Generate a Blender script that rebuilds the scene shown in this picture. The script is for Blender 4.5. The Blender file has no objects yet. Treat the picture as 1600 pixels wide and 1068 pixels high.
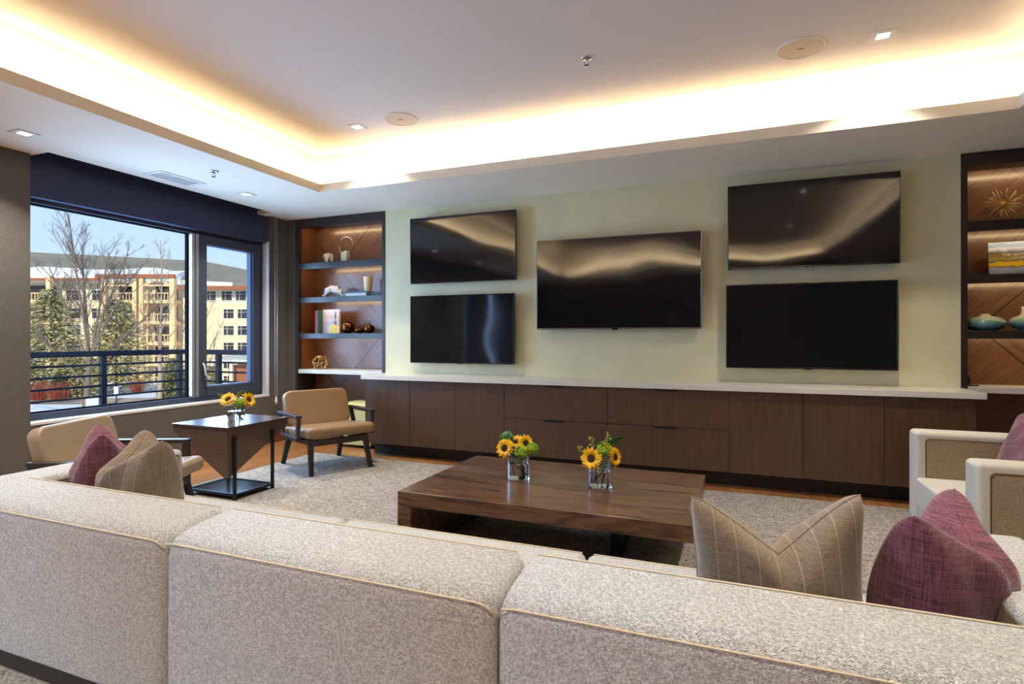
import bpy, bmesh, math, random
from mathutils import Vector, Matrix, Euler
PI = math.pi
sc = bpy.context.scene
COL = sc.collection
R = math.radians

# ------------------------------------------------------------------ camera
YAW = R(21.8)
cam = bpy.data.cameras.new('camera')
cam.sensor_width = 36.0
cam.lens = 36.0 * 880.0 / 1600.0
cam.shift_y = -(534.0 - 528.0) / 1600.0
cam.clip_start = 0.05
cam.clip_end = 600
co = bpy.data.objects.new('camera', cam)
COL.objects.link(co)
co.location = (0, 0, 1.3)
co.rotation_euler = (R(90), 0, YAW)
sc.camera = co

# ------------------------------------------------------------------ colour management
sc.view_settings.view_transform = 'Standard'
sc.view_settings.look = 'None'
sc.view_settings.exposure = 0.38
sc.view_settings.gamma = 1.0
sc.view_settings.use_curve_mapping = False
sc.cycles.use_denoising = True
sc.cycles.max_bounces = 10
sc.cycles.diffuse_bounces = 5
sc.cycles.glossy_bounces = 5
sc.cycles.transmission_bounces = 10
sc.cycles.transparent_max_bounces = 12
sc.cycles.caustics_refractive = False
sc.cycles.caustics_reflective = False
sc.cycles.sample_clamp_indirect = 6.0

# ------------------------------------------------------------------ sky, sun, daylight
world = bpy.data.worlds.new('world')
sc.world = world
world.use_nodes = True
wn = world.node_tree
wn.nodes.clear()
w_out = wn.nodes.new('ShaderNodeOutputWorld')
w_bg = wn.nodes.new('ShaderNodeBackground')
w_tc = wn.nodes.new('ShaderNodeTexCoord')
w_sep = wn.nodes.new('ShaderNodeSeparateXYZ')
w_rmp = wn.nodes.new('ShaderNodeValToRGB')
w_rmp.color_ramp.elements[0].position = 0.0
w_rmp.color_ramp.elements[0].color = (0.58, 0.72, 0.88, 1)
w_rmp.color_ramp.elements[1].position = 0.6
w_rmp.color_ramp.elements[1].color = (0.11, 0.22, 0.48, 1)
e = w_rmp.color_ramp.elements.new(0.25)
e.color = (0.36, 0.51, 0.74, 1)
wn.links.new(w_tc.outputs['Generated'], w_sep.inputs[0])
wn.links.new(w_sep.outputs['Z'], w_rmp.inputs[0])
wn.links.new(w_rmp.outputs[0], w_bg.inputs[0])
w_bg.inputs[1].default_value = 1.15
wn.links.new(w_bg.outputs[0], w_out.inputs[0])


def light(name, kind, loc, rot, energy, color, size=None, size_y=None, spread=None):
    l = bpy.data.lights.new(name, kind)
    l.energy = energy
    l.color = color
    if kind == 'AREA':
        l.shape = 'RECTANGLE'
        l.size = size
        l.size_y = size_y or size
        if spread:
            l.spread = spread
    o = bpy.data.objects.new(name, l)
    COL.objects.link(o)
    o.location = loc
    o.rotation_euler = rot
    return o


sun = light('sun', 'SUN', (0, 0, 30), (0, 0, 0), 3.6, (1.0, 0.95, 0.74))
sun.data.angle = R(0.6)
sun.rotation_euler = Vector((-0.42, 0.80, -0.52)).to_track_quat('-Z', 'Y').to_euler()
# daylight coming in through the three windows of the left wall
DAY = (0.36, 0.61, 1.0)
light('daylight', 'AREA', (-5.72, 4.10, 1.55), (0, R(-90), 0), 165, DAY, 1.95, 2.6)
light('daylight', 'AREA', (-5.80, 0.02, 1.3), (0, R(-90), 0), 55, DAY, 2.2, 0.75)
light('daylight', 'AREA', (-5.80, -1.45, 1.3), (0, R(-90), 0), 75, DAY, 2.2, 1.1)

WARM = (1.0, 0.90, 0.75)
COVE_STRENGTH = 175.0
SPOT_W = 15.0

# ------------------------------------------------------------------ node helpers


def newmat(name):
    m = bpy.data.materials.new(name)
    m.use_nodes = True
    nt = m.node_tree
    b = nt.nodes['Principled BSDF']
    return m, nt, b


def N(nt, t, **kw):
    n = nt.nodes.new(t)
    for k, v in kw.items():
        if k in n.inputs:
            n.inputs[k].default_value = v
        else:
            setattr(n, k, v)
    return n


def rgb(c):
    return (c[0], c[1], c[2], 1.0)


def srgb(r, g, b):
    f = lambda x: (x / 255.0 / 12.92) if x / 255.0 <= 0.04045 else ((x / 255.0 + 0.055) / 1.055) ** 2.4
    return (f(r), f(g), f(b))


def coords(nt, scale=(1, 1, 1), rot=(0, 0, 0)):
    tc = N(nt, 'ShaderNodeTexCoord')
    mp = N(nt, 'ShaderNodeMapping')
    mp.inputs['Scale'].default_value = scale
    mp.inputs['Rotation'].default_value = rot
    nt.links.new(tc.outputs['Object'], mp.inputs['Vector'])
    return mp.outputs['Vector']


def noise(nt, vec, scale, detail=3, rough=0.55, dist=0.0):
    n = N(nt, 'ShaderNodeTexNoise')
    n.inputs['Scale'].default_value = scale
    n.inputs['Detail'].default_value = detail
    n.inputs['Roughness'].default_value = rough
    n.inputs['Distortion'].default_value = dist
    nt.links.new(vec, n.inputs['Vector'])
    return n.outputs['Fac']


def ramp(nt, fac, stops):
    r = N(nt, 'ShaderNodeValToRGB')
    els = r.color_ramp.elements
    els[0].position, els[0].color = stops[0][0], rgb(stops[0][1])
    els[1].position, els[1].color = stops[-1][0], rgb(stops[-1][1])
    for p, c in stops[1:-1]:
        q = els.new(p)
        q.color = rgb(c)
    nt.links.new(fac, r.inputs[0])
    return r.outputs[0]


def mth(nt, op, a, b=None, c=None):
    n = N(nt, 'ShaderNodeMath', operation=op)
    for i, x in enumerate((a, b, c)):
        if x is None:
            continue
        if isinstance(x, (int, float)):
            n.inputs[i].default_value = x
        else:
            nt.links.new(x, n.inputs[i])
    return n.outputs[0]


def mixc(nt, fac, a, b, mode='MIX'):
    n = N(nt, 'ShaderNodeMix', data_type='RGBA', blend_type=mode)
    for i, x in ((0, fac), (6, a), (7, b)):
        if isinstance(x, (int, float)):
            n.inputs[i].default_value = x
        elif isinstance(x, tuple):
            n.inputs[i].default_value = rgb(x)
        else:
            nt.links.new(x, n.inputs[i])
    return n.outputs[2]


def bump(nt, b, h, dist, strength=1.0):
    n = N(nt, 'ShaderNodeBump')
    n.inputs['Distance'].default_value = dist
    n.inputs['Strength'].default_value = strength
    nt.links.new(h, n.inputs['Height'])
    nt.links.new(n.outputs[0], b.inputs['Normal'])


def plain(name, c, rough=0.5, metal=0.0, bumps=None, var=0.0, vscale=8, spec=0.5, coat=0.0):
    m, nt, b = newmat(name)
    v = coords(nt)
    if var > 0:
        f = noise(nt, v, vscale, 4)
        lo = tuple(x * (1 - var) for x in c)
        hi = tuple(min(1, x * (1 + var)) for x in c)
        nt.links.new(ramp(nt, f, [(0.3, lo), (0.7, hi)]), b.inputs['Base Color'])
    else:
        b.inputs['Base Color'].default_value = rgb(c)
    b.inputs['Roughness'].default_value = rough
    b.inputs['Metallic'].default_value = metal
    b.inputs['Specular IOR Level'].default_value = spec
    b.inputs['Coat Weight'].default_value = coat
    if bumps:
        bump(nt, b, noise(nt, v, bumps[0], 3), bumps[1])
    return m


def wood(name, c1, c2, grain='z', rough=0.4, fine=1.0, coat=0.0, dist=0.6, bumpd=0.0004, contrast=(0.3, 0.7)):
    m, nt, b = newmat(name)
    s = {'x': (0.8, 22, 22), 'y': (22, 0.8, 22), 'z': (22, 22, 0.8)}[grain]
    v = coords(nt, tuple(x * fine for x in s))
    f1 = noise(nt, v, 1.6, 6, 0.65, dist)
    f2 = noise(nt, v, 7.0, 3, 0.7, 0.0)
    f = mth(nt, 'ADD', mth(nt, 'MULTIPLY', f1, 0.65), mth(nt, 'MULTIPLY', f2, 0.35))
    nt.links.new(ramp(nt, f, [(contrast[0], c1), (contrast[1], c2)]), b.inputs['Base Color'])
    b.inputs['Roughness'].default_value = rough
    b.inputs['Coat Weight'].default_value = coat
    bump(nt, b, f2, bumpd)
    return m


def boucle(name, c, scale=120, d=0.004, k=0.75):
    m, nt, b = newmat(name)
    v = coords(nt)
    vo = N(nt, 'ShaderNodeTexVoronoi', feature='SMOOTH_F1')
    vo.inputs['Scale'].default_value = scale
    nz = N(nt, 'ShaderNodeTexNoise')
    nz.inputs['Scale'].default_value = scale * 1.15
    nz.inputs['Detail'].default_value = 2
    nz.inputs['Roughness'].default_value = 0.65
    nt.links.new(v, nz.inputs['Vector'])
    mx = mixc(nt, 0.035, v, nz.outputs['Color'])
    nt.links.new(mx, vo.inputs['Vector'])
    h = mth(nt, 'ADD', mth(nt, 'MULTIPLY', mth(nt, 'SUBTRACT', 1.0, vo.outputs['Distance']), 0.6), mth(nt, 'MULTIPLY', nz.outputs['Fac'], 0.8))
    lo = tuple(x * k for x in c)
    nt.links.new(ramp(nt, nz.outputs['Fac'], [(0.38, lo), (0.6, c)]), b.inputs['Base Color'])  # darker low spots: shade between the loops put into the colour
    b.inputs['Roughness'].default_value = 0.95
    b.inputs['Specular IOR Level'].default_value = 0.15
    b.inputs['Sheen Weight'].default_value = 0.25
    bump(nt, b, h, d)
    return m


def weave(name, c1, c2, stripes=None, wscale=260, d=0.0012):
    m, nt, b = newmat(name)
    v = coords(nt)
    va = coords(nt, (1, 1, 0.06))
    vb = coords(nt, (0.06, 0.06, 1))
    n1 = noise(nt, va, wscale, 2, 0.6)
    n2 = noise(nt, vb, wscale, 2, 0.6)
    f = mth(nt, 'ADD', mth(nt, 'MULTIPLY', n1, 0.5), mth(nt, 'MULTIPLY', n2, 0.5))
    colr = ramp(nt, f, [(0.36, c1), (0.64, c2)])
    if stripes:
        sp, wd, sc_ = stripes
        sx = N(nt, 'ShaderNodeSeparateXYZ')
        nt.links.new(v, sx.inputs[0])
        q = mth(nt, 'PINGPONG', mth(nt, 'ADD', sx.outputs['X'], sp * 0.3), sp / 2)
        line = mth(nt, 'LESS_THAN', q, wd)
        line = mth(nt, 'MULTIPLY', line, mth(nt, 'ADD', 0.35, mth(nt, 'MULTIPLY', noise(nt, v, 300, 2), 0.6)))
        colr = mixc(nt, line, colr, sc_)
    nt.links.new(colr, b.inputs['Base Color'])
    b.inputs['Roughness'].default_value = 0.9
    b.inputs['Specular IOR Level'].default_value = 0.2
    b.inputs['Sheen Weight'].default_value = 0.3
    bump(nt, b, f, d)
    return m


def emit(name, c, s):
    m, nt, b = newmat(name)
    b.inputs['Base Color'].default_value = rgb(c)
    b.inputs['Emission Color'].default_value = rgb(c)
    b.inputs['Emission Strength'].default_value = s
    return m


def glassmat(name, c=(1, 1, 1), ior=1.45, rough=0.0):
    m, nt, b = newmat(name)
    b.inputs['Base Color'].default_value = rgb(c)
    b.inputs['Transmission Weight'].default_value = 1.0
    b.inputs['Roughness'].default_value = rough
    b.inputs['IOR'].default_value = ior
    return m


def panemat(name):
    m = bpy.data.materials.new(name)
    m.use_nodes = True
    nt = m.node_tree
    nt.nodes.clear()
    o = N(nt, 'ShaderNodeOutputMaterial')
    tr = N(nt, 'ShaderNodeBsdfTransparent')
    tr.inputs[0].default_value = (0.95, 0.97, 0.98, 1)
    gl = N(nt, 'ShaderNodeBsdfGlossy')
    gl.inputs['Roughness'].default_value = 0.0
    fr = N(nt, 'ShaderNodeFresnel')
    fr.inputs['IOR'].default_value = 1.35
    mx = N(nt, 'ShaderNodeMixShader')
    nt.links.new(mth(nt, 'MULTIPLY', fr.outputs[0], 0.5), mx.inputs[0])
    nt.links.new(tr.outputs[0], mx.inputs[1])
    nt.links.new(gl.outputs[0], mx.inputs[2])
    nt.links.new(mx.outputs[0], o.inputs[0])
    return m


def veneer(name, a0, b0, per=1.565):
    """Bookcase back: veneer panels with grooves on both diagonals, grain turning from panel to panel."""
    m, nt, b = newmat(name)
    tc = N(nt, 'ShaderNodeTexCoord')
    s = N(nt, 'ShaderNodeSeparateXYZ')
    nt.links.new(tc.outputs['Object'], s.inputs[0])
    X, Z = s.outputs['X'], s.outputs['Z']
    A = mth(nt, 'DIVIDE', mth(nt, 'SUBTRACT', mth(nt, 'SUBTRACT', X, Z), a0), per)
    B = mth(nt, 'DIVIDE', mth(nt, 'SUBTRACT', mth(nt, 'ADD', X, Z), b0), per)
    ga = mth(nt, 'LESS_THAN', mth(nt, 'PINGPONG', A, 0.5), 0.0045)
    gb = mth(nt, 'LESS_THAN', mth(nt, 'PINGPONG', B, 0.5), 0.0045)
    g = mth(nt, 'MAXIMUM', ga, gb)
    par = mth(nt, 'MODULO', mth(nt, 'ADD', mth(nt, 'ADD', mth(nt, 'FLOOR', A), mth(nt, 'FLOOR', B)), 100.0), 2.0)
    c1_, c2_ = N(nt, 'ShaderNodeCombineXYZ'), N(nt, 'ShaderNodeCombineXYZ')
    nt.links.new(mth(nt, 'MULTIPLY', A, 70.0), c1_.inputs[0])
    nt.links.new(mth(nt, 'MULTIPLY', B, 2.5), c1_.inputs[2])
    nt.links.new(mth(nt, 'MULTIPLY', A, 2.5), c2_.inputs[0])
    nt.links.new(mth(nt, 'MULTIPLY', B, 70.0), c2_.inputs[2])
    v1, v2 = c1_.outputs[0], c2_.outputs[0]
    f1 = noise(nt, v1, 1.0, 5, 0.7, 0.3)
    f2 = noise(nt, v2, 1.0, 5, 0.7, 0.3)
    f = mth(nt, 'ADD', mth(nt, 'MULTIPLY', f1, par), mth(nt, 'MULTIPLY', f2, mth(nt, 'SUBTRACT', 1.0, par)))
    cw = ramp(nt, f, [(0.3, srgb(82, 54, 36)), (0.7, srgb(132, 94, 64))])
    cw = mixc(nt, g, cw, (0.006, 0.004, 0.003))
    nt.links.new(cw, b.inputs['Base Color'])
    b.inputs['Roughness'].default_value = 0.28
    b.inputs['Coat Weight'].default_value = 0.4
    b.inputs['Coat Roughness'].default_value = 0.15
    bump(nt, b, mth(nt, 'SUBTRACT', mth(nt, 'MULTIPLY', f, 0.15), g), 0.002)
    return m


# ------------------------------------------------------------------ geometry helpers


class MB:
    def __init__(self):
        self.bm = bmesh.new()
        self.mi = 0

    def _setmi(self, faces):
        for f in faces:
            f.material_index = self.mi

    def box(self, x0, x1, y0, y1, z0, z1, m=None):
        vs = [self.bm.verts.new(p) for p in ((x0, y0, z0), (x1, y0, z0), (x1, y1, z0), (x0, y1, z0), (x0, y0, z1), (x1, y0, z1), (x1, y1, z1), (x0, y1, z1))]
        if m is not None:
            for v in vs:
                v.co = m @ v.co
        fs = [self.bm.faces.new([vs[i] for i in q]) for q in ((3, 2, 1, 0), (4, 5, 6, 7), (0, 1, 5, 4), (1, 2, 6, 5), (2, 3, 7, 6), (3, 0, 4, 7))]
        self._setmi(fs)
        return self

    def bar(self, p, q, w, h=None, up=(0, 0, 1), w2=None, h2=None):
        """Rectangular bar from p to q, w across, h along up; w2/h2 at the far end."""
        p, q = Vector(p), Vector(q)
        h = h or w
        w2 = w2 or w
        h2 = h2 or h
        d = (q - p).normalized()
        up = Vector(up)
        if abs(d.dot(up)) > 0.98:
            up = Vector((1, 0, 0))
        s = d.cross(up).normalized()
        t = s.cross(d).normalized()
        vs = []
        for c, a, b_ in ((p, w / 2, h / 2), (q, w2 / 2, h2 / 2)):
            for i, j in ((-1, -1), (1, -1), (1, 1), (-1, 1)):
                vs.append(self.bm.verts.new(c + s * a * i + t * b_ * j))
        fs = [self.bm.faces.new([vs[i] for i in f]) for f in ((3, 2, 1, 0), (4, 5, 6, 7), (0, 1, 5, 4), (1, 2, 6, 5), (2, 3, 7, 6), (3, 0, 4, 7))]
        self._setmi(fs)
        return self

    def tube(self, pts, r, n=8, r2=None, closed=False, cap=True):
        pts = [Vector(p) for p in pts]
        k = len(pts)
        rings = []
        prev = None
        for i, p in enumerate(pts):
            if closed:
                d = (pts[(i + 1) % k] - pts[i - 1]).normalized()
            else:
                d = (pts[min(i + 1, k - 1)] - pts[max(i - 1, 0)]).normalized()
            if prev is None:
                u = d.orthogonal().normalized()
            else:
                u = (prev - d * prev.dot(d))
                u = u.normalized() if u.length > 1e-6 else d.orthogonal().normalized()
            prev = u
            w = d.cross(u)
            rr = r if r2 is None else r + (r2 - r) * i / max(1, k - 1)
            rings.append([self.bm.verts.new(p + (u * math.cos(2 * PI * j / n) + w * math.sin(2 * PI * j / n)) * rr) for j in range(n)])
        m = k if closed else k - 1
        fs = []
        for i in range(m):
            a, b_ = rings[i], rings[(i + 1) % k]
            for j in range(n):
                fs.append(self.bm.faces.new((a[j], a[(j + 1) % n], b_[(j + 1) % n], b_[j])))
        if cap and not closed:
            fs.append(self.bm.faces.new(rings[0][::-1]))
            fs.append(self.bm.faces.new(rings[-1]))
        self._setmi(fs)
        return self

    def lathe(self, prof, n=32, c=(0, 0, 0), close=False):
        rings = []
        for r, z in prof:
            if r < 1e-6:
                rings.append([self.bm.verts.new((c[0], c[1], c[2] + z))])
            else:
                rings.append([self.bm.verts.new((c[0] + r * math.cos(2 * PI * j / n), c[1] + r * math.sin(2 * PI * j / n), c[2] + z)) for j in range(n)])
        fs = []
        L = list(zip(rings[:-1], rings[1:]))
        if close:
            L.append((rings[-1], rings[0]))
        for a, b_ in L:
            for j in range(n):
                k = (j + 1) % n
                if len(a) == 1 and len(b_) == 1:
                    continue
                if len(a) == 1:
                    fs.append(self.bm.faces.new((a[0], b_[k], b_[j])))
                elif len(b_) == 1:
                    fs.append(self.bm.faces.new((a[j], a[k], b_[0])))
                else:
                    fs.append(self.bm.faces.new((a[j], a[k], b_[k], b_[j])))
        self._setmi(fs)
        return self

    def poly(self, pts, flip=False):
        vs = [self.bm.verts.new(p) for p in pts]
        f = self.bm.faces.new(vs[::-1] if flip else vs)
        self._setmi([f])
        return self

    def prism(self, pts, ext):
        """pts: closed outline (3-D), ext: extrusion vector."""
        ext = Vector(ext)
        a = [self.bm.verts.new(p) for p in pts]
        b_ = [self.bm.verts.new(Vector(p) + ext) for p in pts]
        n = len(a)
        fs = [self.bm.faces.new(a[::-1]), self.bm.faces.new(b_)]
        for i in range(n):
            fs.append(self.bm.faces.new((a[i], a[(i + 1) % n], b_[(i + 1) % n], b_[i])))
        self._setmi(fs)
        return self

    def build(self, name, mats, parent=None, bevel=0, seg=3, smooth=False, loc=None, rot=None, recalc=True, subsurf=0):
        if recalc:
            bmesh.ops.recalc_face_normals(self.bm, faces=self.bm.faces)
        me = bpy.data.meshes.new(name)
        self.bm.to_mesh(me)
        self.bm.free()
        if not isinstance(mats, (list, tuple)):
            mats = [mats]
        for m in mats:
            me.materials.append(m)
        o = bpy.data.objects.new(name, me)
        COL.objects.link(o)
        if parent is not None:
            o.parent = parent
        if loc is not None:
            o.location = loc
        if rot is not None:
            o.rotation_euler = rot
        if smooth or bevel > 0:
            for p in me.polygons:
                p.use_smooth = True
        if bevel > 0:
            md = o.modifiers.new('bevel', 'BEVEL')
            md.width = bevel
            md.segments = seg
            md.limit_method = 'ANGLE'
            md.angle_limit = R(35)
            md.harden_normals = True
        if subsurf:
            md = o.modifiers.new('subsurf', 'SUBSURF')
            md.levels = subsurf
            md.render_levels = subsurf
        return o


def tag(o, label=None, cat=None, group=None, kind=None):
    if label:
        o['label'] = label
    if cat:
        o['category'] = cat
    if group:
        o['group'] = group
    if kind:
        o['kind'] = kind
    return o


def thing(name, label, cat, loc=(0, 0, 0), rotz=0.0, group=None, rot=None):
    o = bpy.data.objects.new(name, None)
    o.empty_display_size = 0.1
    COL.objects.link(o)
    o.location = loc
    o.rotation_euler = rot if rot else (0, 0, rotz)
    return tag(o, label, cat, group)


def struct(name, mb, mats, **kw):
    o = mb.build(name, mats, **kw)
    if kw.get('parent') is None:
        o['kind'] = 'structure'
    return o


def copy_tree(o, parent=None, loc=None, rotz=None, label=None):
    c = o.copy()
    COL.objects.link(c)
    if parent is not None:
        c.parent = parent
    if loc is not None:
        c.location = loc
    if rotz is not None:
        c.rotation_euler = (0, 0, rotz)
    if label:
        c['label'] = label
    for ch in list(o.children):
        copy_tree(ch, c)
    return c


def text(name, s, size, mat, parent, loc, rot, depth=0.0008, spacing=1.0, xs=1.0):
    cu = bpy.data.curves.new(name, 'FONT')
    cu.body = s
    cu.size = size
    cu.align_x = 'CENTER'
    cu.align_y = 'CENTER'
    cu.extrude = depth
    cu.space_character = spacing
    tmp = bpy.data.objects.new(name, cu)
    COL.objects.link(tmp)
    bpy.context.view_layer.update()
    me = bpy.data.meshes.new_from_object(tmp.evaluated_get(bpy.context.evaluated_depsgraph_get()))
    bpy.data.objects.remove(tmp)
    bpy.data.curves.remove(cu)
    me.materials.clear()
    me.materials.append(mat)
    o = bpy.data.objects.new(name, me)
    COL.objects.link(o)
    o.parent = parent
    o.location = loc
    o.rotation_euler = rot
    o.scale = (xs, 1, 1)
    return o


# ------------------------------------------------------------------ materials
M = {}
M['ceiling'] = plain('ceiling_paint', srgb(222, 214, 208), 0.9, bumps=(60, 0.0006))
M['cove'] = plain('cove_paint', srgb(240, 232, 214), 0.9)
M['wallpaper'] = plain('sage_wallcovering', srgb(222, 217, 180), 0.55, var=0.05, vscale=3, bumps=(240, 0.0006))
M['taupe'] = weave('taupe_wallcovering', srgb(80, 78, 76), srgb(99, 96, 92), None, 340, 0.0012)
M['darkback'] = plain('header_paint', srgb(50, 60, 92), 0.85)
M['cabwood'] = wood('dark_walnut_cabinet', srgb(54, 39, 28), srgb(102, 74, 51), 'z', 0.38, 1.6, contrast=(0.25, 0.75))
M['framewood'] = wood('espresso_frame', srgb(34, 26, 23), srgb(56, 44, 38), 'z', 0.35, 1.5)
M['shelfwood'] = wood('espresso_shelf', srgb(38, 30, 27), srgb(60, 48, 42), 'x', 0.22, 1.5)
M['sidewood'] = wood('side_veneer', srgb(84, 48, 28), srgb(128, 78, 48), 'z', 0.35, 1.4)
M['veneer_left'] = veneer('diagonal_veneer', -5.48, -2.62)
M['veneer_right'] = veneer('diagonal_veneer_warm', 0.53, 3.31)
M['stone'] = plain('white_quartz', srgb(226, 221, 208), 0.25, var=0.03, vscale=5)
M['black'] = plain('toe_kick_black', (0.012, 0.011, 0.011), 0.5)
M['tvblack'] = plain('gloss_black_plastic', (0.01, 0.01, 0.01), 0.18)
M['tvsteel'] = plain('brushed_bezel', srgb(150, 145, 140), 0.3, 1.0)
M['metal'] = plain('dark_bronze_metal', srgb(40, 38, 40), 0.4, 0.6)
M['chrome'] = plain('polished_chrome', srgb(200, 200, 200), 0.15, 1.0)
M['gold'] = plain('brushed_gold', srgb(236, 200, 130), 0.32, 1.0)
M['cream'] = boucle('cream_boucle', srgb(238, 238, 236), 125, 0.014, 0.62)
M['creamfar'] = boucle('cream_boucle_chair', srgb(236, 230, 214), 190, 0.003)
M['tan'] = boucle('tan_boucle', srgb(196, 174, 138), 150, 0.008, 0.62)
M['piping'] = plain('beige_piping', srgb(205, 192, 168), 0.9, bumps=(400, 0.001))
M['darkpiping'] = plain('brown_piping', srgb(96, 78, 52), 0.9)
M['pinstripe'] = weave('pinstripe_wool', srgb(104, 92, 78), srgb(136, 122, 106), (0.05, 0.0009, srgb(190, 168, 132)), 300, 0.0008)
M['purple'] = weave('plum_weave', srgb(70, 40, 56), srgb(136, 86, 100), None, 210, 0.002)
M['leather'] = plain('tan_leather', srgb(142, 114, 82), 0.36, bumps=(220, 0.0004), var=0.05, vscale=6)
M['leather_light'] = plain('light_leather', srgb(152, 134, 112), 0.34, bumps=(220, 0.0004))
M['chairwood'] = wood('chair_black_ash', srgb(32, 27, 26), srgb(54, 46, 43), 'z', 0.4, 2)
M['ottoman'] = plain('olive_cream_fabric', srgb(206, 198, 138), 0.8, bumps=(200, 0.0006))
M['sidetable'] = wood('side_table_walnut', srgb(66, 52, 45), srgb(106, 86, 74), 'x', 0.30, 1.2)
M['tabletop_gloss'] = wood('side_table_top', srgb(58, 46, 42), srgb(84, 68, 60), 'y', 0.3, 1.2, 1.0)
M['tabletop_gloss'].node_tree.nodes['Principled BSDF'].inputs['Coat Roughness'].default_value = 0.22
M['glass'] = glassmat('clear_glass')
M['water'] = glassmat('water', (0.96, 1, 0.98), 1.33)
M['pane'] = panemat('window_pane')
M['winframe'] = plain('window_frame_dark', srgb(62, 70, 88), 0.6, 0.0, spec=0.2)
M['rubber'] = plain('rubber_gasket', (0.008, 0.008, 0.009), 0.95, spec=0.02)
M['alu'] = plain('mullion_aluminium', srgb(196, 202, 210), 0.3, 0.8)
M['sill'] = plain('sill_white', srgb(220, 222, 224), 0.35)
M['base'] = wood('baseboard_wood', srgb(96, 60, 36), srgb(138, 92, 58), 'y', 0.4, 1.4)
M['lens'] = emit('lamp_lens', (1.0, 0.93, 0.80), 9.0)
M['lens_dim'] = emit('lamp_lens_cool', (1.0, 0.95, 0.88), 5.0)
M['white'] = plain('white_enamel', srgb(225, 222, 216), 0.5)
M['grille'] = plain('speaker_grille', srgb(205, 190, 168), 0.7)
M['strip'] = emit('led_strip', (1.0, 0.81, 0.50), COVE_STRENGTH)
M['stem'] = plain('stem_green', srgb(112, 140, 62), 0.5, var=0.2, vscale=40)
M['leaf'] = plain('leaf_green', srgb(40, 92, 40), 0.32, var=0.35, vscale=60)
M['lime'] = plain('lime_bloom', srgb(150, 190, 40), 0.6, var=0.35, vscale=90)
M['petal'] = plain('sunflower_petal', srgb(255, 194, 16), 0.5, var=0.15, vscale=70)
M['disc'] = plain('sunflower_disc', srgb(48, 26, 16), 0.9, bumps=(500, 0.003))
M['olive'] = plain('olive_leaf', srgb(140, 150, 60), 0.6, var=0.3, vscale=90)
M['rug'] = None


def make_floor_mats():
    m, nt, b = newmat('oak_planks')
    v = coords(nt, (1, 1, 1), (0, 0, R(90)))
    br = N(nt, 'ShaderNodeTexBrick')
    br.offset = 0.37
    br.inputs['Scale'].default_value = 1.0
    br.inputs['Mortar Size'].default_value = 0.0018
    br.inputs['Brick Width'].default_value = 1.5
    br.inputs['Row Height'].default_value = 0.14
    br.inputs['Color1'].default_value = rgb((0.82, 0.82, 0.82))
    br.inputs['Color2'].default_value = rgb((1.15, 1.15, 1.15))
    br.inputs['Mortar'].default_value = rgb((0.25, 0.22, 0.2))
    nt.links.new(v, br.inputs['Vector'])
    vg = coords(nt, (26, 1.2, 26))
    f = noise(nt, vg, 1.5, 6, 0.65, 0.8)
    cw = ramp(nt, f, [(0.28, srgb(124, 80, 46)), (0.72, srgb(186, 132, 82))])
    nt.links.new(mixc(nt, 1.0, cw, br.outputs['Color'], 'MULTIPLY'), b.inputs['Base Color'])
    b.inputs['Roughness'].default_value = 0.28
    M['floor'] = m
    m, nt, b = newmat('flecked_rug')
    v = coords(nt)
    f1 = noise(nt, v, 85, 4, 0.75)
    f2 = noise(nt, v, 30, 3, 0.6)
    f = mth(nt, 'ADD', mth(nt, 'MULTIPLY', f1, 0.75), mth(nt, 'MULTIPLY', f2, 0.25))
    nt.links.new(ramp(nt, f, [(0.36, srgb(80, 72, 66)), (0.45, srgb(142, 135, 127)), (0.54, srgb(184, 178, 170)), (0.62, srgb(204, 200, 193))]), b.inputs['Base Color'])
    b.inputs['Roughness'].default_value = 1.0
    b.inputs['Specular IOR Level'].default_value = 0.05
    bump(nt, b, f1, 0.008)
    M['rug'] = m
    # live-edge style walnut of the coffee table
    m, nt, b = newmat('coffee_table_walnut')
    v = coords(nt, (0.8, 5.0, 5.0))
    f = noise(nt, v, 1.5, 6, 0.55, 1.6)
    v2 = coords(nt, (3, 60, 60))
    f2 = noise(nt, v2, 1.4, 4, 0.6, 0.4)
    ff = mth(nt, 'ADD', mth(nt, 'MULTIPLY', f, 0.75), mth(nt, 'MULTIPLY', f2, 0.25))
    nt.links.new(ramp(nt, ff, [(0.32, srgb(30, 20, 14)), (0.42, srgb(84, 58, 40)), (0.5, srgb(108, 79, 56)), (0.57, srgb(70, 48, 34)), (0.68, srgb(108, 78, 54))]), b.inputs['Base Color'])
    b.inputs['Roughness'].default_value = 0.26
    b.inputs['Coat Weight'].default_value = 0.15
    M['walnut'] = m
    # television screen: dark glass with the slight waves an LCD panel has
    m, nt, b = newmat('lcd_screen')
    v = coords(nt)
    b.inputs['Base Color'].default_value = (0.006, 0.006, 0.007, 1)
    b.inputs['Roughness'].default_value = 0.06
    b.inputs['Specular IOR Level'].default_value = 0.5
    bump(nt, b, noise(nt, v, 1.5, 0, 0.4), 0.012)
    M['screen'] = m


make_floor_mats()

# ------------------------------------------------------------------ room shell
WL, WR, WF, WB = -5.38, 3.10, 5.65, -4.2      # left / right / television / rear wall planes
ZS, ZC = 2.81, 3.27                           # soffit underside, raised ceiling
TX0, TX1, TY0, TY1 = -4.02, 1.72, -2.6, 4.68  # tray opening (lip)
CX0, CX1, CY0, CY1 = -4.22, 1.92, -2.8, 4.90  # cove wall

mb = MB()
mb.box(WL - 0.4, WR + 0.3, WB - 0.3, 6.3, -0.12, 0.0)
struct('floor', mb, M['floor'])

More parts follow.
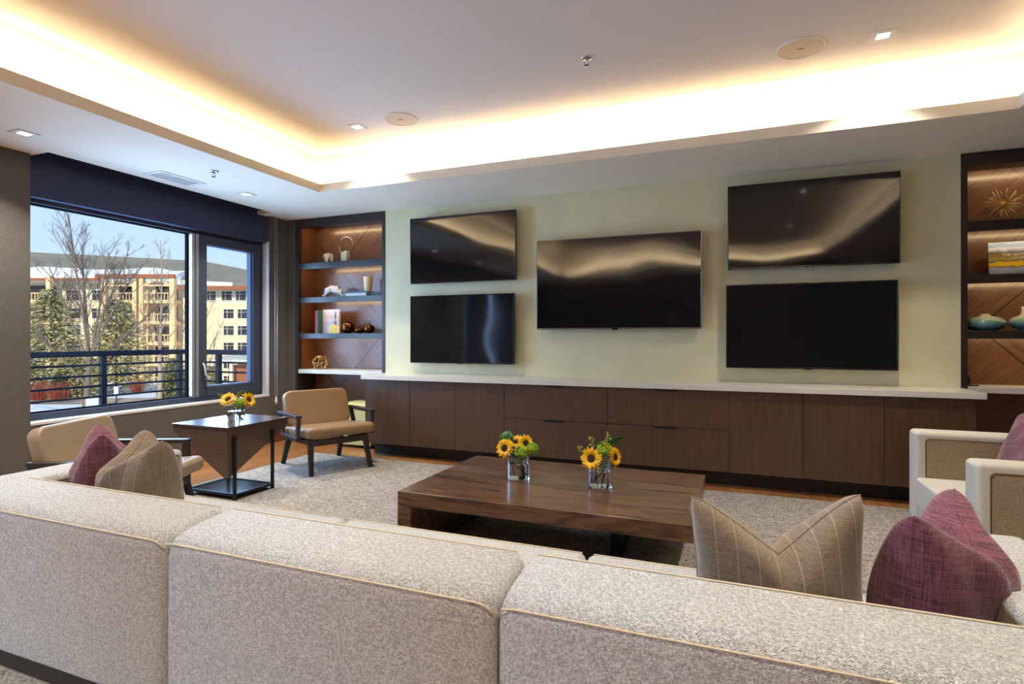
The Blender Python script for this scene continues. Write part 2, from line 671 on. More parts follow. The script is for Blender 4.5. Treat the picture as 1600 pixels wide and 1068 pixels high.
mb = MB()
mb.box(CX0 - 0.05, CX1 + 0.05, CY0 - 0.05, CY1 + 0.05, ZC, ZC + 0.1)
mb.box(CX0 - 0.06, CX0, CY0, CY1, ZS + 0.03, ZC)
mb.box(CX1, CX1 + 0.06, CY0, CY1, ZS + 0.03, ZC)
mb.box(CX0, CX1, CY0 - 0.06, CY0, ZS + 0.03, ZC)
mb.box(CX0, CX1, CY1, CY1 + 0.06, ZS + 0.03, ZC)
ceil = struct('ceiling', mb, M['ceiling'])

# soffit ring with a slot for the roller shade over the window, and the lip that hides the light strip
PX = -5.20   # room-side edge of the shade slot
mb = MB()
mb.box(PX, TX0 - 0.03, WB, 6.3, ZS, ZS + 0.04)
mb.box(WL - 0.35, PX, WB, 2.85, ZS, ZS + 0.04)
mb.box(WL - 0.35, PX, 5.22, 6.3, ZS, ZS + 0.04)
mb.box(TX1 + 0.03, WR + 0.2, WB, 6.3, ZS, ZS + 0.04)
mb.box(TX0 - 0.03, TX1 + 0.03, TY1 + 0.03, 6.3, ZS, ZS + 0.04)
mb.box(TX0 - 0.03, TX1 + 0.03, WB, TY0 - 0.03, ZS, ZS + 0.04)
t = 0.03
mb.box(TX0 - t, TX0, TY0 - t, TY1 + t, ZS, ZS + 0.085)
mb.box(TX1, TX1 + t, TY0 - t, TY1 + t, ZS, ZS + 0.085)
mb.box(TX0, TX1, TY1, TY1 + t, ZS, ZS + 0.085)
mb.box(TX0, TX1, TY0 - t, TY0, ZS, ZS + 0.085)
soff = struct('trim_1', mb, M['cove'])
# light strips lying in the cove behind the lip
mb = MB()
za, zb_ = ZS + 0.046, ZS + 0.082
g = 0.031
mb.box(TX0 - g - 0.002, TX0 - g, TY0 - g, TY1 + g, za, zb_)
mb.box(TX1 + g, TX1 + g + 0.002, TY0 - g, TY1 + g, za, zb_)
mb.box(TX0 - g, TX1 + g, TY1 + g, TY1 + g + 0.002, za, zb_)
mb.box(TX0 - g, TX1 + g, TY0 - g - 0.002, TY0 - g, za, zb_)
struct('light_strip', mb, M['strip'], parent=soff)

# left wall with three openings
W1Y0, W1Y1, W1Z0, W1Z1 = 2.82, 5.36, 0.60, 2.55
wins = [(W1Y0, W1Y1, W1Z0, 2.81), (-0.35, 0.40, 0.10, 2.45), (-2.0, -0.9, 0.10, 2.45)]
mb = MB()
ycur = WB - 0.3
th = 0.30
for (a, b_, z0, z1) in sorted(wins):
    mb.box(WL - th, WL, ycur, a, 0, 3.0)
    mb.box(WL - th, WL, a, b_, 0, z0)
    if z1 < 2.8:
        mb.box(WL - th, WL, a, b_, z1, 3.0)
    ycur = b_
mb.box(WL - th, WL, ycur, 6.3, 0, 3.0)
struct('wall_left', mb, M['taupe'])
# window header: painted boards behind the shade slot
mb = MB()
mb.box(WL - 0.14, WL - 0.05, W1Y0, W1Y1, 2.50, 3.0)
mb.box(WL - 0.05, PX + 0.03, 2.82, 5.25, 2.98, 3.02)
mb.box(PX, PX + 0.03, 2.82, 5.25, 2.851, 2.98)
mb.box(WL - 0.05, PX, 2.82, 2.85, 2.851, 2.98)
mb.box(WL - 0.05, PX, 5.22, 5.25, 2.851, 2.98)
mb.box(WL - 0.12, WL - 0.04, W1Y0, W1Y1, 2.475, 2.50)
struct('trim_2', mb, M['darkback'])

mb = MB()
mb.box(WL - 0.10, WL - 0.002, W1Y1 - 0.012, W1Y1 - 0.001, W1Z0 + 0.004, 2.49)
struct('trim_3', mb, M['sill'])

# television wall (between the bookcases) and the wall round the bookcases
mb = MB()
mb.box(-3.88, 1.70, WF, WF + 0.35, 0, 2.83)
struct('wall_back', mb, M['wallpaper'])
mb = MB()
mb.box(WL - 0.3, WR + 0.3, 6.02, 6.3, 0, 2.83)
mb.box(WL, -5.235, WF, 6.02, 0, 2.83)
mb.box(3.03, WR, WF, 6.02, 0, 2.83)
struct('wall_back_recess', mb, M['taupe'])
mb = MB()
mb.box(WR, WR + 0.25, WB - 0.3, 6.3, 0, 3.0)
struct('wall_right', mb, M['taupe'])
mb = MB()
mb.box(WL - 0.3, WR + 0.25, WB - 0.25, WB, 0, 3.0)
struct('wall_rear', mb, M['taupe'])
mb = MB()
mb.box(WL, WL + 0.018, W1Y0 - 3, WF, 0, 0.13)
struct('baseboard_left', mb, M['base'], bevel=0.003, seg=2)


# ------------------------------------------------------------------ windows
def frame_rect(mb, x0, x1, y0, y1, z0, z1, w):
    mb.box(x0, x1, y0, y0 + w, z0, z1)
    mb.box(x0, x1, y1 - w, y1, z0, z1)
    mb.box(x0, x1, y0 + w, y1 - w, z0, z0 + w)
    mb.box(x0, x1, y0 + w, y1 - w, z1 - w, z1)


GX = -5.56
mb = MB()
frame_rect(mb, GX - 0.012, GX + 0.06, W1Y0, W1Y1, W1Z0, 2.50, 0.06)
win = struct('window_1', mb, M['winframe'], bevel=0.004, seg=2)
mb = MB()
mb.box(GX - 0.012, GX + 0.085, 4.37, 4.405, W1Z0 + 0.06, 2.44)
mb.box(GX - 0.012, GX + 0.06, 4.405, 4.42, W1Z0 + 0.06, 2.44)
mb.box(GX - 0.012, GX + 0.085, 4.42, 4.455, W1Z0 + 0.06, 2.44)
struct('mullion', mb, M['alu'], parent=win, bevel=0.004, seg=2)
mb = MB()
frame_rect(mb, GX - 0.010, GX + 0.085, 4.455, 5.30, 0.66, 2.44, 0.10)
frame_rect(mb, GX - 0.008, GX + 0.06, 4.55, 5.20, 0.755, 2.345, 0.015)
struct('casement_frame', mb, M['winframe'], parent=win, bevel=0.004, seg=2)
mb = MB()
mb.box(GX - 0.006, GX, W1Y0 + 0.05, 4.38, W1Z0 + 0.05, 2.45)
struct('window_pane', mb, M['pane'], parent=win)
mb = MB()
mb.box(GX - 0.006, GX, 4.54, 5.21, 0.74, 2.36)
struct('window_pane', mb, M['pane'], parent=win)
mb = MB()
frame_rect(mb, GX - 0.008, GX + 0.03, W1Y0 + 0.055, 4.375, W1Z0 + 0.055, 2.445, 0.018)
struct('gasket', mb, M['rubber'], parent=win)
# crank handle of the casement
mb = MB()
mb.tube([(GX + 0.09, 4.50, 1.02), (GX + 0.12, 4.495, 1.0), (GX + 0.125, 4.50, 0.95), (GX + 0.12, 4.51, 0.90), (GX + 0.125, 4.545, 0.86)], 0.010, 8)
mb.lathe([(0, 0), (0.018, 0), (0.018, 0.03), (0, 0.03)], 12, (GX + 0.12, 4.55, 0.845))
struct('latch_handle', mb, M['white'], parent=win, smooth=True)
mb = MB()
mb.box(GX + 0.05, WL + 0.004, W1Y0 - 0.0, W1Y1, W1Z0 - 0.02, W1Z0 + 0.004)
struct('window_sill', mb, M['sill'], parent=win, bevel=0.003, seg=2)
for i, (a, b_, z0, z1) in enumerate(wins[1:]):
    mb = MB()
    frame_rect(mb, GX - 0.05, GX + 0.05, a, b_, z0, z1, 0.05)
    w_ = struct('window_%d' % (i + 2), mb, M['winframe'])
    mb = MB()
    mb.box(GX - 0.006, GX, a + 0.04, b_ - 0.04, z0 + 0.04, z1 - 0.04)
    struct('window_pane', mb, M['pane'], parent=w_)
# bead chain of the roller shade
t_ = thing('shade_chain', 'white looped bead chain of the window shade hanging beside the casement', 'shade chain', (WL + 0.05, 5.42, 0))
mb = MB()
mb.tube([(0, -0.018, 2.80), (0, -0.018, 0.60), (0, 0.0, 0.56), (0, 0.018, 0.60), (0, 0.018, 2.80)], 0.0045, 6)
mb.build('chain', M['alu'], t_, smooth=True)
mb = MB()
mb.lathe([(0, 0), (0.014, 0.01), (0.018, 0.04), (0.014, 0.075), (0.006, 0.10), (0, 0.10)], 12, (0, 0, 0.475))
mb.build('tensioner', M['white'], t_, smooth=True)


# ------------------------------------------------------------------ bookcases
SHELF = [(2.17, 2.25), (1.745, 1.815), (1.295, 1.36)]


def bookcase(name, label, x0, x1, ven):
    t = thing(name, label, 'bookcase', (0, 0, 0))
    mb = MB()
    mb.box(x0, x0 + 0.045, WF - 0.005, 5.98, 0, 2.808)
    mb.box(x1 - 0.045, x1, WF - 0.005, 5.98, 0, 2.808)
    mb.box(x0 + 0.045, x1 - 0.045, WF - 0.005, WF + 0.045, 2.70, 2.808)
    mb.box(x0 + 0.045, x1 - 0.045, WF + 0.045, 5.975, 2.735, 2.808)
    mb.build('frame', M['framewood'], t, bevel=0.002, seg=2)
    mb = MB()
    mb.box(x0 + 0.045, x0 + 0.055, WF + 0.05, 5.97, 0.91, 2.735)
    mb.build('side_lining', M['sidewood'], t)
    mb = MB()
    mb.box(x1 - 0.055, x1 - 0.045, WF + 0.05, 5.97, 0.91, 2.735)
    mb.build('side_lining', M['sidewood'], t)
    mb = MB()
    mb.box(x0 + 0.045, x1 - 0.045, 5.97, 6.0, 0, 2.735)
    mb.build('back_panel', ven, t)
    for (a, b_) in SHELF:
        mb = MB()
        mb.box(x0 + 0.045, x1 - 0.045, WF, WF + 0.022, a, b_)
        mb.box(x0 + 0.045, x1 - 0.045, WF + 0.022, 5.968, b_ - 0.035, b_)
        s_ = mb.build('shelf', M['shelfwood'], t, bevel=0.0015, seg=2)
        mb = MB()
        mb.box(x0 + 0.15, x1 - 0.15, WF + 0.026, WF + 0.042, b_ - 0.045, b_ - 0.036)
        mb.build('light_strip', M['shelfled'], s_)
    mb = MB()
    mb.box(x0 + 0.15, x1 - 0.15, WF + 0.05, WF + 0.066, 2.722, 2.734)
    mb.build('light_strip', M['shelfled'], t)
    mb = MB()
    mb.box(x0 + 0.046, x1 - 0.046, WF - 0.002, 5.968, 0.855, 0.905)
    mb.build('stone_shelf', M['stone'], t, bevel=0.002, seg=2)
    return t


M['shelfled'] = emit('shelf_led', (1.0, 0.72, 0.40), 26.0)
bookcase('bookcase', 'tall built-in dark wood bookcase between the window wall and the televisions', -5.235, -3.88, M['veneer_left'])
bookcase('bookcase', 'tall built-in dark wood bookcase right of the televisions behind the armchair', 1.70, 3.03, M['veneer_right'])

# ------------------------------------------------------------------ low cabinets, each unit a thing
CF = 5.20


def door(t, name, x0, x1, z0, z1, handle=None):
    g = 0.002
    mb = MB()
    mb.box(x0 + g, x1 - g, CF, CF + 0.02, z0 + g, z1 - g)
    d = mb.build(name, M['cabwood'], t, bevel=0.001, seg=1)
    if handle:
        mb = MB()
        mb.box(handle - 0.10, handle + 0.10, CF - 0.012, CF + 0.01, z1 - 0.006, z1 - 0.001)
        mb.box(handle - 0.10, handle + 0.10, CF - 0.012, CF - 0.009, z1 - 0.018, z1 - 0.001)
        mb.build('handle', M['black'], d)
    return d


units = [(-3.82, -2.715, [(-3.82, -3.263), (-3.263, -2.715)], 'two-door dark wood cabinet at the left end of the low run, beside the tan chair'),
         (-2.715, -2.163, [(-2.715, -2.163)], 'narrow single-door dark wood cabinet left of the drawer units'),
         (-2.163, -1.123, None, 'two-drawer dark wood cabinet below the left edge of the middle television'),
         (-1.123, -0.061, None, 'two-drawer dark wood cabinet below the right half of the middle television'),
         (-0.061, 0.504, [(-0.061, 0.504)], 'narrow single-door dark wood cabinet right of the drawer units'),
         (0.504, 1.645, [(0.504, 1.075), (1.075, 1.645)], 'two-door dark wood cabinet at the right end of the low run, behind the cream armchair')]
for (x0, x1, doors, lab) in units:
    t = thing('low_cabinet', lab, 'cabinet', (0, 0, 0), group='dark wood cabinets under the televisions')
    mb = MB()
    mb.box(x0, x1, CF + 0.021, WF - 0.004, 0.14, 0.845)
    if x0 < -3.8:
        mb.box(x0 - 0.012, x0, CF - 0.002, WF - 0.004, 0.14, 0.845)
    if x1 > 1.6:
        mb.box(x1, x1 + 0.012, CF - 0.002, WF - 0.004, 0.14, 0.845)
    mb.build('body', M['cabwood'], t)
    mb = MB()
    mb.box(x0, x1, CF + 0.15, WF - 0.004, 0.0, 0.139)
    mb.build('toe_kick', M['black'], t)
    if doors:
        for (a, b_) in doors:
            door(t, 'door', a, b_, 0.14, 0.842)
    else:
        cxm = (x0 + x1) / 2
        door(t, 'drawer', x0, x1, 0.505, 0.842, cxm)
        door(t, 'drawer', x0, x1, 0.14, 0.505, cxm)
mb = MB()
mb.box(-3.87, 1.715, 5.165, WF - 0.001, 0.846, 0.892)
tag(mb.build('countertop', M['stone'], None, bevel=0.002, seg=2), 'long white stone countertop running over the dark low cabinets', 'countertop')

# ------------------------------------------------------------------ televisions


def tv(label, x0, x1, z0, z1, steel=False, tilt=0.0, yaw=0.0):
    cx, cz = (x0 + x1) / 2, (z0 + z1) / 2
    w, h = (x1 - x0), (z1 - z0)
    t = thing('television', label, 'television', (cx, 5.56, cz), group='flat televisions on the sage wall')
    t.rotation_euler = (tilt, 0, yaw)
    fm = M['tvsteel'] if steel else M['tvblack']
    bw = 0.009
    mb = MB()
    mb.box(-w / 2, -w / 2 + bw, -0.01, 0.03, -h / 2, h / 2)
    mb.box(w / 2 - bw, w / 2, -0.01, 0.03, -h / 2, h / 2)
    mb.box(-w / 2 + bw, w / 2 - bw, -0.01, 0.03, h / 2 - bw, h / 2)
    mb.box(-w / 2 + bw, w / 2 - bw, -0.01, 0.03, -h / 2, -h / 2 + bw * 1.7)
    mb.build('bezel', fm, t, bevel=0.002, seg=2)
    mb = MB()
    mb.box(-w / 2 + bw, w / 2 - bw, -0.006, 0.02, -h / 2 + bw * 1.7, h / 2 - bw)
    mb.build('screen', M['screen'], t)
    mb = MB()
    mb.box(-w * 0.32, w * 0.32, 0.03, 0.055, -h * 0.36, h * 0.36)
    mb.build('rear_housing', M['tvblack'], t, bevel=0.006, seg=2)
    mb = MB()
    mb.box(-w * 0.12, w * 0.12, 0.055, 0.0875, -h * 0.2, h * 0.2)
    mb.build('wall_bracket', M['metal'], t)
    mb = MB()
    mb.box(-0.03, 0.03, -0.013, -0.0102, -h / 2 - 0.006, -h / 2 + 0.014)
    lg = mb.build('logo_badge', M['tvblack'], t)
    text('logo_lettering', 'LG', 0.016, M['chrome'], lg, (0, -0.0135, -h / 2 + 0.004), (R(90), 0, 0), 0.0003)
    return t


tv('upper left black television, the one above the window reflection', -3.474, -2.18, 1.918, 2.662, tilt=R(0.6))
tv('lower left black television just above the countertop, nearest the window', -3.474, -2.198, 1.02, 1.779)
tv('large middle television with a thin silver bezel', -1.945, -0.308, 1.388, 2.312, steel=True, tilt=R(0.5))
tv('upper right black television beside the right bookcase', -0.082, 1.261, 1.926, 2.692, tilt=R(0.8))
tv('lower right black television just above the countertop', -0.095, 1.245, 1.028, 1.787)

# ------------------------------------------------------------------ ceiling fittings


def downlight(label, x, y, z, dim=False, seen=True):
    t = thing('recessed_downlight', label, 'downlight', (x, y, z), group='square recessed ceiling lights')
    s, k = 0.07, 0.036
    mb = MB()
    mb.box(-s, -k, -s, s, -0.006, 0.0)
    mb.box(k, s, -s, s, -0.006, 0.0)
    mb.box(-k, k, -s, -k, -0.006, 0.0)
    mb.box(-k, k, k, s, -0.006, 0.0)
    mb.build('trim_plate', M['white'], t, bevel=0.001, seg=1)
    mb = MB()
    mb.box(-k, k, -k, k, -0.0035, -0.001)
    mb.build('lens', M['lens'], t)
    lo = light('downlight_lamp', 'AREA', (0, 0, -0.012), (0, 0, 0), SPOT_W, WARM, 0.07, 0.07, spread=R(105))
    lo.parent = t
    return t


downlight('square ceiling light in the tray near its left corner, beside the small round speaker', -3.29, 4.34, ZC)
downlight('square ceiling light in the tray at the right, beside the large round speaker', 0.88, 4.30, ZC)
downlight('square soffit light at the far left above the dark wall, leftmost of all', -4.88, 2.52, ZS)
downlight('square soffit light between the window and the left bookcase', -4.78, 4.45, ZS)
BK = 'square tray ceiling light further back than the television end, one of an even row'
for x, cn in ((-3.29, 'left'), (-1.2, 'middle'), (0.88, 'right')):
    for y, rn in ((2.0, 'second row back'), (-0.2, 'third row back'), (-2.0, 'rearmost row')):
        downlight('square tray ceiling light in the %s column, %s from the televisions' % (cn, rn), x, y, ZC)
downlight('square soffit light on the window side, third back from the televisions', -4.85, 0.6, ZS)
downlight('square soffit light on the window side, rearmost of its line', -4.85, -1.4, ZS)


def ceiling_speaker(label, x, y, z, r=0.152):
    t = thing('ceiling_speaker', label, 'speaker', (x, y, z), group='round ceiling speakers')
    mb = MB()
    mb.lathe([(r, 0), (r, -0.006), (r - 0.004, -0.009), (r - 0.010, -0.009), (r - 0.010, -0.004)], 48)
    mb.build('rim', M['white'], t, smooth=True)
    mb = MB()
    mb.lathe([(0, -0.006), (r - 0.010, -0.005)], 48)
    mb.build('grille', M['grille'], t)
    mb = MB()
    mb.box(-0.022, 0.022, -0.004, 0.004, -0.0085, -0.0055)
    mb.build('badge', M['metal'], t)
    return t


ceiling_speaker('round ceiling speaker at the left of the tray beside a square light', -2.81, 4.33, ZC)
ceiling_speaker('round ceiling speaker at the right of the tray beside a square light', 0.40, 4.28, ZC)


def sprinkler(label, x, y, z):
    t = thing('fire_sprinkler', label, 'sprinkler', (x, y, z), group='ceiling sprinklers')
    mb = MB()
    mb.lathe([(0.012, 0), (0.04, 0), (0.04, -0.004), (0.03, -0.008), (0.012, -0.008)], 24)
    mb.build('escutcheon', M['chrome'], t, smooth=True)
    mb = MB()
    mb.lathe([(0, 0), (0.012, 0), (0.010, -0.02), (0.006, -0.022), (0, -0.022)], 12)
    mb.tube([(0.010, 0, -0.015), (0.018, 0, -0.03), (0.004, 0, -0.048)], 0.003, 6)
    mb.tube([(-0.010, 0, -0.015), (-0.018, 0, -0.03), (-0.004, 0, -0.048)], 0.003, 6)
    mb.build('frame', M['chrome'], t, smooth=True)
    mb = MB()
    mb.lathe([(0, -0.048), (0.018, -0.05), (0.018, -0.053), (0, -0.053)], 16)
    mb.build('deflector', M['metal'], t, smooth=True)
    return t


sprinkler('small sprinkler in the middle of the raised tray ceiling', -0.985, 3.88, ZC)
sprinkler('small sprinkler in the soffit beside the air vent', -4.40, 3.73, ZS)

t = thing('air_vent', 'white slatted rectangular air vent in the soffit over the window', 'air vent', (-4.95, 3.77, ZS))
mb = MB()
mb.box(-0.13, -0.09, -0.23, 0.23, -0.006, 0)
mb.box(0.09, 0.13, -0.23, 0.23, -0.006, 0)
mb.box(-0.09, 0.09, -0.23, -0.19, -0.006, 0)
mb.box(-0.09, 0.09, 0.19, 0.23, -0.006, 0)
mb.build('frame', M['white'], t, bevel=0.001, seg=1)
mb = MB()
mb.box(-0.088, 0.088, -0.188, 0.188, -0.002, -0.0005)
mb.build('backing', M['black'], t)
mb = MB()
for i in range(16):
    y = -0.18 + i * 0.024
    mb.box(-0.089, 0.089, y, y + 0.011, -0.008, -0.003)
for i in range(3):
    mb.box(-0.05 + i * 0.05 - 0.002, -0.05 + i * 0.05 + 0.002, -0.189, 0.189, -0.010, -0.008)
mb.build('slats', M['white'], t)

# exit sign hanging from the soffit at the rear right (seen in the television glass)
t = thing('exit_sign', 'green lettered EXIT sign hanging from the soffit', 'exit sign', (2.4, -2.2, 2.46))
mb = MB()
mb.box(-0.16, 0.16, -0.02, 0.02, 0, 0.20)
mb.box(-0.01, 0.01, -0.01, 0.01, 0.20, 0.35)
mb.build('housing', M['black'], t)
M['exit'] = emit('exit_green', (0.05, 1.0, 0.25), 5.0)
text('lettering', 'EXIT', 0.17, M['exit'], t, (0, 0.0215, 0.10), (R(90), 0, R(180)), 0.001)

# ------------------------------------------------------------------ rug
mb = MB()
mb.box(-4.42, 2.3, 0.7, 5.06, 0.0, 0.014)
tag(mb.build('area_rug', M['rug'], None, bevel=0.004, seg=2), 'large flecked beige and brown rug under the seating', 'rug')

# ------------------------------------------------------------------ sectional sofa
RZ = 0.014   # rug top
t = thing('sofa', 'long cream boucle three-seat sofa seen from behind in the foreground', 'sofa', (0, 0, 0))
YO, YI = 1.275, 1.535


def back_section(x0, x1):
    mb = MB()
    n = 7
    prof = [(YO, 0.10), (YO, 0.36), (YO + 0.002, 0.60), (YO + 0.008, 0.632), (YO + 0.028, 0.655), (YO + 0.07, 0.668), (YI - 0.03, 0.684), (YI - 0.004, 0.678), (YI, 0.655), (YI, 0.10)]
    ends = [(0.0, 0.030), (0.012, 0.012), (0.034, 0.0)]
    xs = [(x0 + a, s) for a, s in ends] + [(x1 - a, s) for a, s in ends[::-1]]
    rings = []
    cy, cz = (YO + YI) / 2, 0.4
    for x, s in xs:
        ring = []
        for y, z in prof:
            yy = y + s * (1 if y < cy else -1)
            zz = z - s if z > 0.5 else z
            ring.append(mb.bm.verts.new((x, yy, zz)))
        rings.append(ring)
    m = len(prof)
    for a, b_ in zip(rings[:-1], rings[1:]):
        for j in range(m):
            mb.bm.faces.new((a[j], a[(j + 1) % m], b_[(j + 1) % m], b_[j]))
    mb.bm.faces.new(rings[0])
    mb.bm.faces.new(rings[-1][::-1])
    o = mb.build('back_cushion', M['cream'], t)
    for p in o.data.polygons:
        p.use_smooth = True
    md = o.modifiers.new('bevel', 'BEVEL')
    md.width = 0.012
    md.segments = 3
    md.limit_method = 'ANGLE'
    md.angle_limit = R(40)
    md.harden_normals = True
    mb = MB()
    mb.tube([(x0 + 0.004, YO + 0.02, 0.605), (x0 + 0.02, YO + 0.001, 0.634), (x0 + 0.05, YO + 0.003, 0.637), (x1 - 0.05, YO + 0.003, 0.637), (x1 - 0.02, YO + 0.001, 0.634), (x1 - 0.004, YO + 0.02, 0.605)], 0.0028, 6)
    mb.tube([(x0 + 0.01, YI - 0.03, 0.655), (x0 + 0.03, YI - 0.006, 0.680), (x1 - 0.03, YI - 0.006, 0.680), (x1 - 0.01, YI - 0.03, 0.655)], 0.0028, 6)
    mb.build('piping', M['piping'], o, smooth=True)
    return o


SX = [-2.95, -1.735, -0.560, 0.605]
for i in range(3):
    back_section(SX[i] + 0.003, SX[i + 1] - 0.003)


def rbox(mb, x0, x1, y0, y1, z0, z1):
    mb.box(x0, x1, y0, y1, z0, z1)


for (a, b_) in ((-3.205, -2.955), (0.61, 0.86)):
    mb = MB()
    mb.box(a, b_, YO, 2.31, 0.10, 0.662)
    am = mb.build('arm', M['cream'], t, bevel=0.03, seg=4)
    for xs in ((a - 0.0015, a - 0.001), (b_ + 0.001, b_ + 0.0015)):
        pass
    mb = MB()
    mb.box(a + 0.035, b_ - 0.035, 2.308, 2.314, 0.14, 0.622)
    mb.build('arm_panel', M['tan'], am, bevel=0.003, seg=2)
    mb = MB()
    mb.tube([(a + 0.035, 2.314, 0.14), (a + 0.035, 2.314, 0.61), (a + 0.047, 2.314, 0.622), (b_ - 0.047, 2.314, 0.622), (b_ - 0.035, 2.314, 0.61), (b_ - 0.035, 2.314, 0.14)], 0.004, 6)
    ix, xa = (b_, 1) if a < 0 else (a, -1)
    mb.tube([(ix + 0.001 * xa, YI + 0.02, 0.632), (ix + 0.001 * xa, 2.27, 0.632), (ix + 0.001 * xa, 2.28, 0.45)], 0.004, 6)
    mb.build('piping', M['darkpiping'], am, smooth=True)
    mb = MB()
    x_, w_ = (b_, 0.003) if a < 0 else (a - 0.003, 0.003)
    mb.box(x_ - 0.001, x_ + w_, YI + 0.02, 2.27, 0.43, 0.63)
    mb.build('inner_panel', M['tan'], am)
for i in range(3):
    mb = MB()
    x0, x1 = SX[i] + 0.004, SX[i + 1] - 0.004
    mb.box(x0, x1, YI + 0.005, 2.235, 0.27, 0.432)
    sc_ = mb.build('seat_cushion', M['cream'], t, bevel=0.028, seg=4)
    mb = MB()
    mb.tube([(x0 + 0.02, 2.228, 0.428), (x1 - 0.02, 2.228, 0.428)], 0.004, 6)
    mb.build('piping', M['piping'], sc_, smooth=True)
mb = MB()
mb.box(-2.95, 0.605, YI + 0.002, 2.21, 0.10, 0.268)
mb.build('seat_base', M['cream'], t, bevel=0.01, seg=2)
mb = MB()
mb.box(-3.17, 0.83, 1.31, 2.26, RZ, 0.10)
mb.build('plinth', M['framewood'], t)


# ------------------------------------------------------------------ pillows


def pillow(name, label, mat, loc, rotz, w=0.5, h=0.46, T=0.16, chop=0.14, bend=0.0, lean=0.0, group=None, cseam=None, cw=0.30, roll=0.0):
    """Square scatter pillow, upright, chopped at the top; local x = width, z = up, y = thickness."""
    n = 26
    bm = bmesh.new()
    grid = {}

    def P(u, v, s):
        x = w / 2 * u * (1 - 0.07 * (1 - v * v))
        z = h / 2 * (v * (1 - 0.07 * (1 - u * u)))
        top = max(0.0, (v + 1) / 2)
        ch = (1 - abs(u)) ** 1.25
        z -= chop * ch * top ** 2.2
        y = bend * math.exp(-(u / 0.5) ** 2) * top ** 1.3
        th = T * ((1 - u ** 2) ** 0.42) * ((1 - v ** 2) ** 0.36)
        cr = 1 - 0.55 * math.exp(-(u / 0.16) ** 2) * max(0, (v - 0.1) / 0.9)
        th = th * cr * (1 + 0.12 * math.sin(5 * u + 2 * v))
        # corner ears
        e_ = max(0, abs(u) - 0.8) / 0.2 * max(0, abs(v) - 0.8) / 0.2
        x -= 0.012 * e_ * (1 if u > 0 else -1)
        z -= 0.012 * e_ * (1 if v > 0 else -1)
        return (x, y + s * th, z + h / 2)

    for s in (-1, 1):
        for i in range(n + 1):
            for j in range(n + 1):
                u, v = math.sin(PI / 2 * (2 * i / n - 1)), math.sin(PI / 2 * (2 * j / n - 1))
                if s == 1 and (i in (0, n) or j in (0, n)):
                    grid[s, i, j] = grid[-1, i, j]
                else:
                    grid[s, i, j] = bm.verts.new(P(u, v, s))
    for s in (-1, 1):
        for i in range(n):
            for j in range(n):
                q = (grid[s, i, j], grid[s, i + 1, j], grid[s, i + 1, j + 1], grid[s, i, j + 1])
                bm.faces.new(q if s == -1 else q[::-1])
    o_root = thing(name, label, 'pillow', loc, 0, group)
    o_root.rotation_euler = Euler((lean, roll, rotz), 'XYZ')
    mb = MB()
    mb.bm.free()
    mb.bm = bm
    mb.build('cover', mat, o_root, smooth=True, recalc=False)
    pts = []
    m2 = n
    for i in range(n):
        pts.append(P(math.sin(PI / 2 * (2 * i / n - 1)), -1, 0))
    for j in range(n):
        pts.append(P(1, math.sin(PI / 2 * (2 * j / n - 1)), 0))
    for i in range(n, 0, -1):
        pts.append(P(math.sin(PI / 2 * (2 * i / n - 1)), 1, 0))
    for j in range(n, 0, -1):
        pts.append(P(-1, math.sin(PI / 2 * (2 * j / n - 1)), 0))
    mb = MB()
    mb.tube(pts, 0.0028, 6, closed=True)
    mb.build('seam', cseam or mat, o_root, smooth=True)
    return o_root


SG = 'scatter pillows on the sofa'
# local +y of the pillow faces the camera side after rotation; bends push the chopped middle sideways
pillow('throw_pillow', 'taupe pinstripe pillow with a deep chopped top, standing on the right seat of the sofa', M['pinstripe'],
       (0.110, 1.775, 0.435), R(10), w=0.455, h=0.45, T=0.125, chop=0.15, bend=-0.03, lean=R(9), roll=R(-4), group=SG)
pillow('throw_pillow', 'plum woven pillow leaning on the right arm of the sofa', M['purple'],
       (0.475, 1.87, 0.432), R(62), w=0.42, h=0.435, T=0.135, chop=0.125, bend=-0.095, lean=R(4), group=SG)
pillow('throw_pillow', 'taupe pinstripe pillow standing on the left seat of the sofa beside the plum one', M['pinstripe'],
       (-2.47, 1.75, 0.432), R(154), w=0.42, h=0.44, T=0.14, chop=0.16, bend=0.12, lean=R(3), group=SG)
pillow('throw_pillow', 'plum woven pillow in the left corner of the sofa', M['purple'],
       (-2.87, 1.77, 0.432), R(149), w=0.42, h=0.44, T=0.13, chop=0.15, bend=-0.08, lean=R(3), group=SG)

# ------------------------------------------------------------------ coffee table
t = thing('coffee_table', 'low thick walnut coffee table with plank legs on the rug', 'coffee table', (0, 0, RZ))
X0, X1, Y0, Y1, ZT = -1.82, -0.19, 2.77, 3.83, 0.42 - RZ
mb = MB()
mb.box(X0, X1, Y0, Y1, ZT - 0.085, ZT)
mb.mi = 1


def crack(mb, cx, cy, L, W, a, z):
    pts = []
    rr = random.Random(int(cx * 100))
    for k in range(12):
        th_ = 2 * PI * k / 12
        r_ = 0.5 + 0.5 * abs(math.cos(th_)) ** 3
        x = L / 2 * math.cos(th_) * (0.7 + 0.3 * rr.random())
        y = W / 2 * math.sin(th_) * (0.4 + 0.9 * rr.random())
        pts.append((cx + x * math.cos(a) - y * math.sin(a), cy + x * math.sin(a) + y * math.cos(a), z))
    mb.poly(pts)


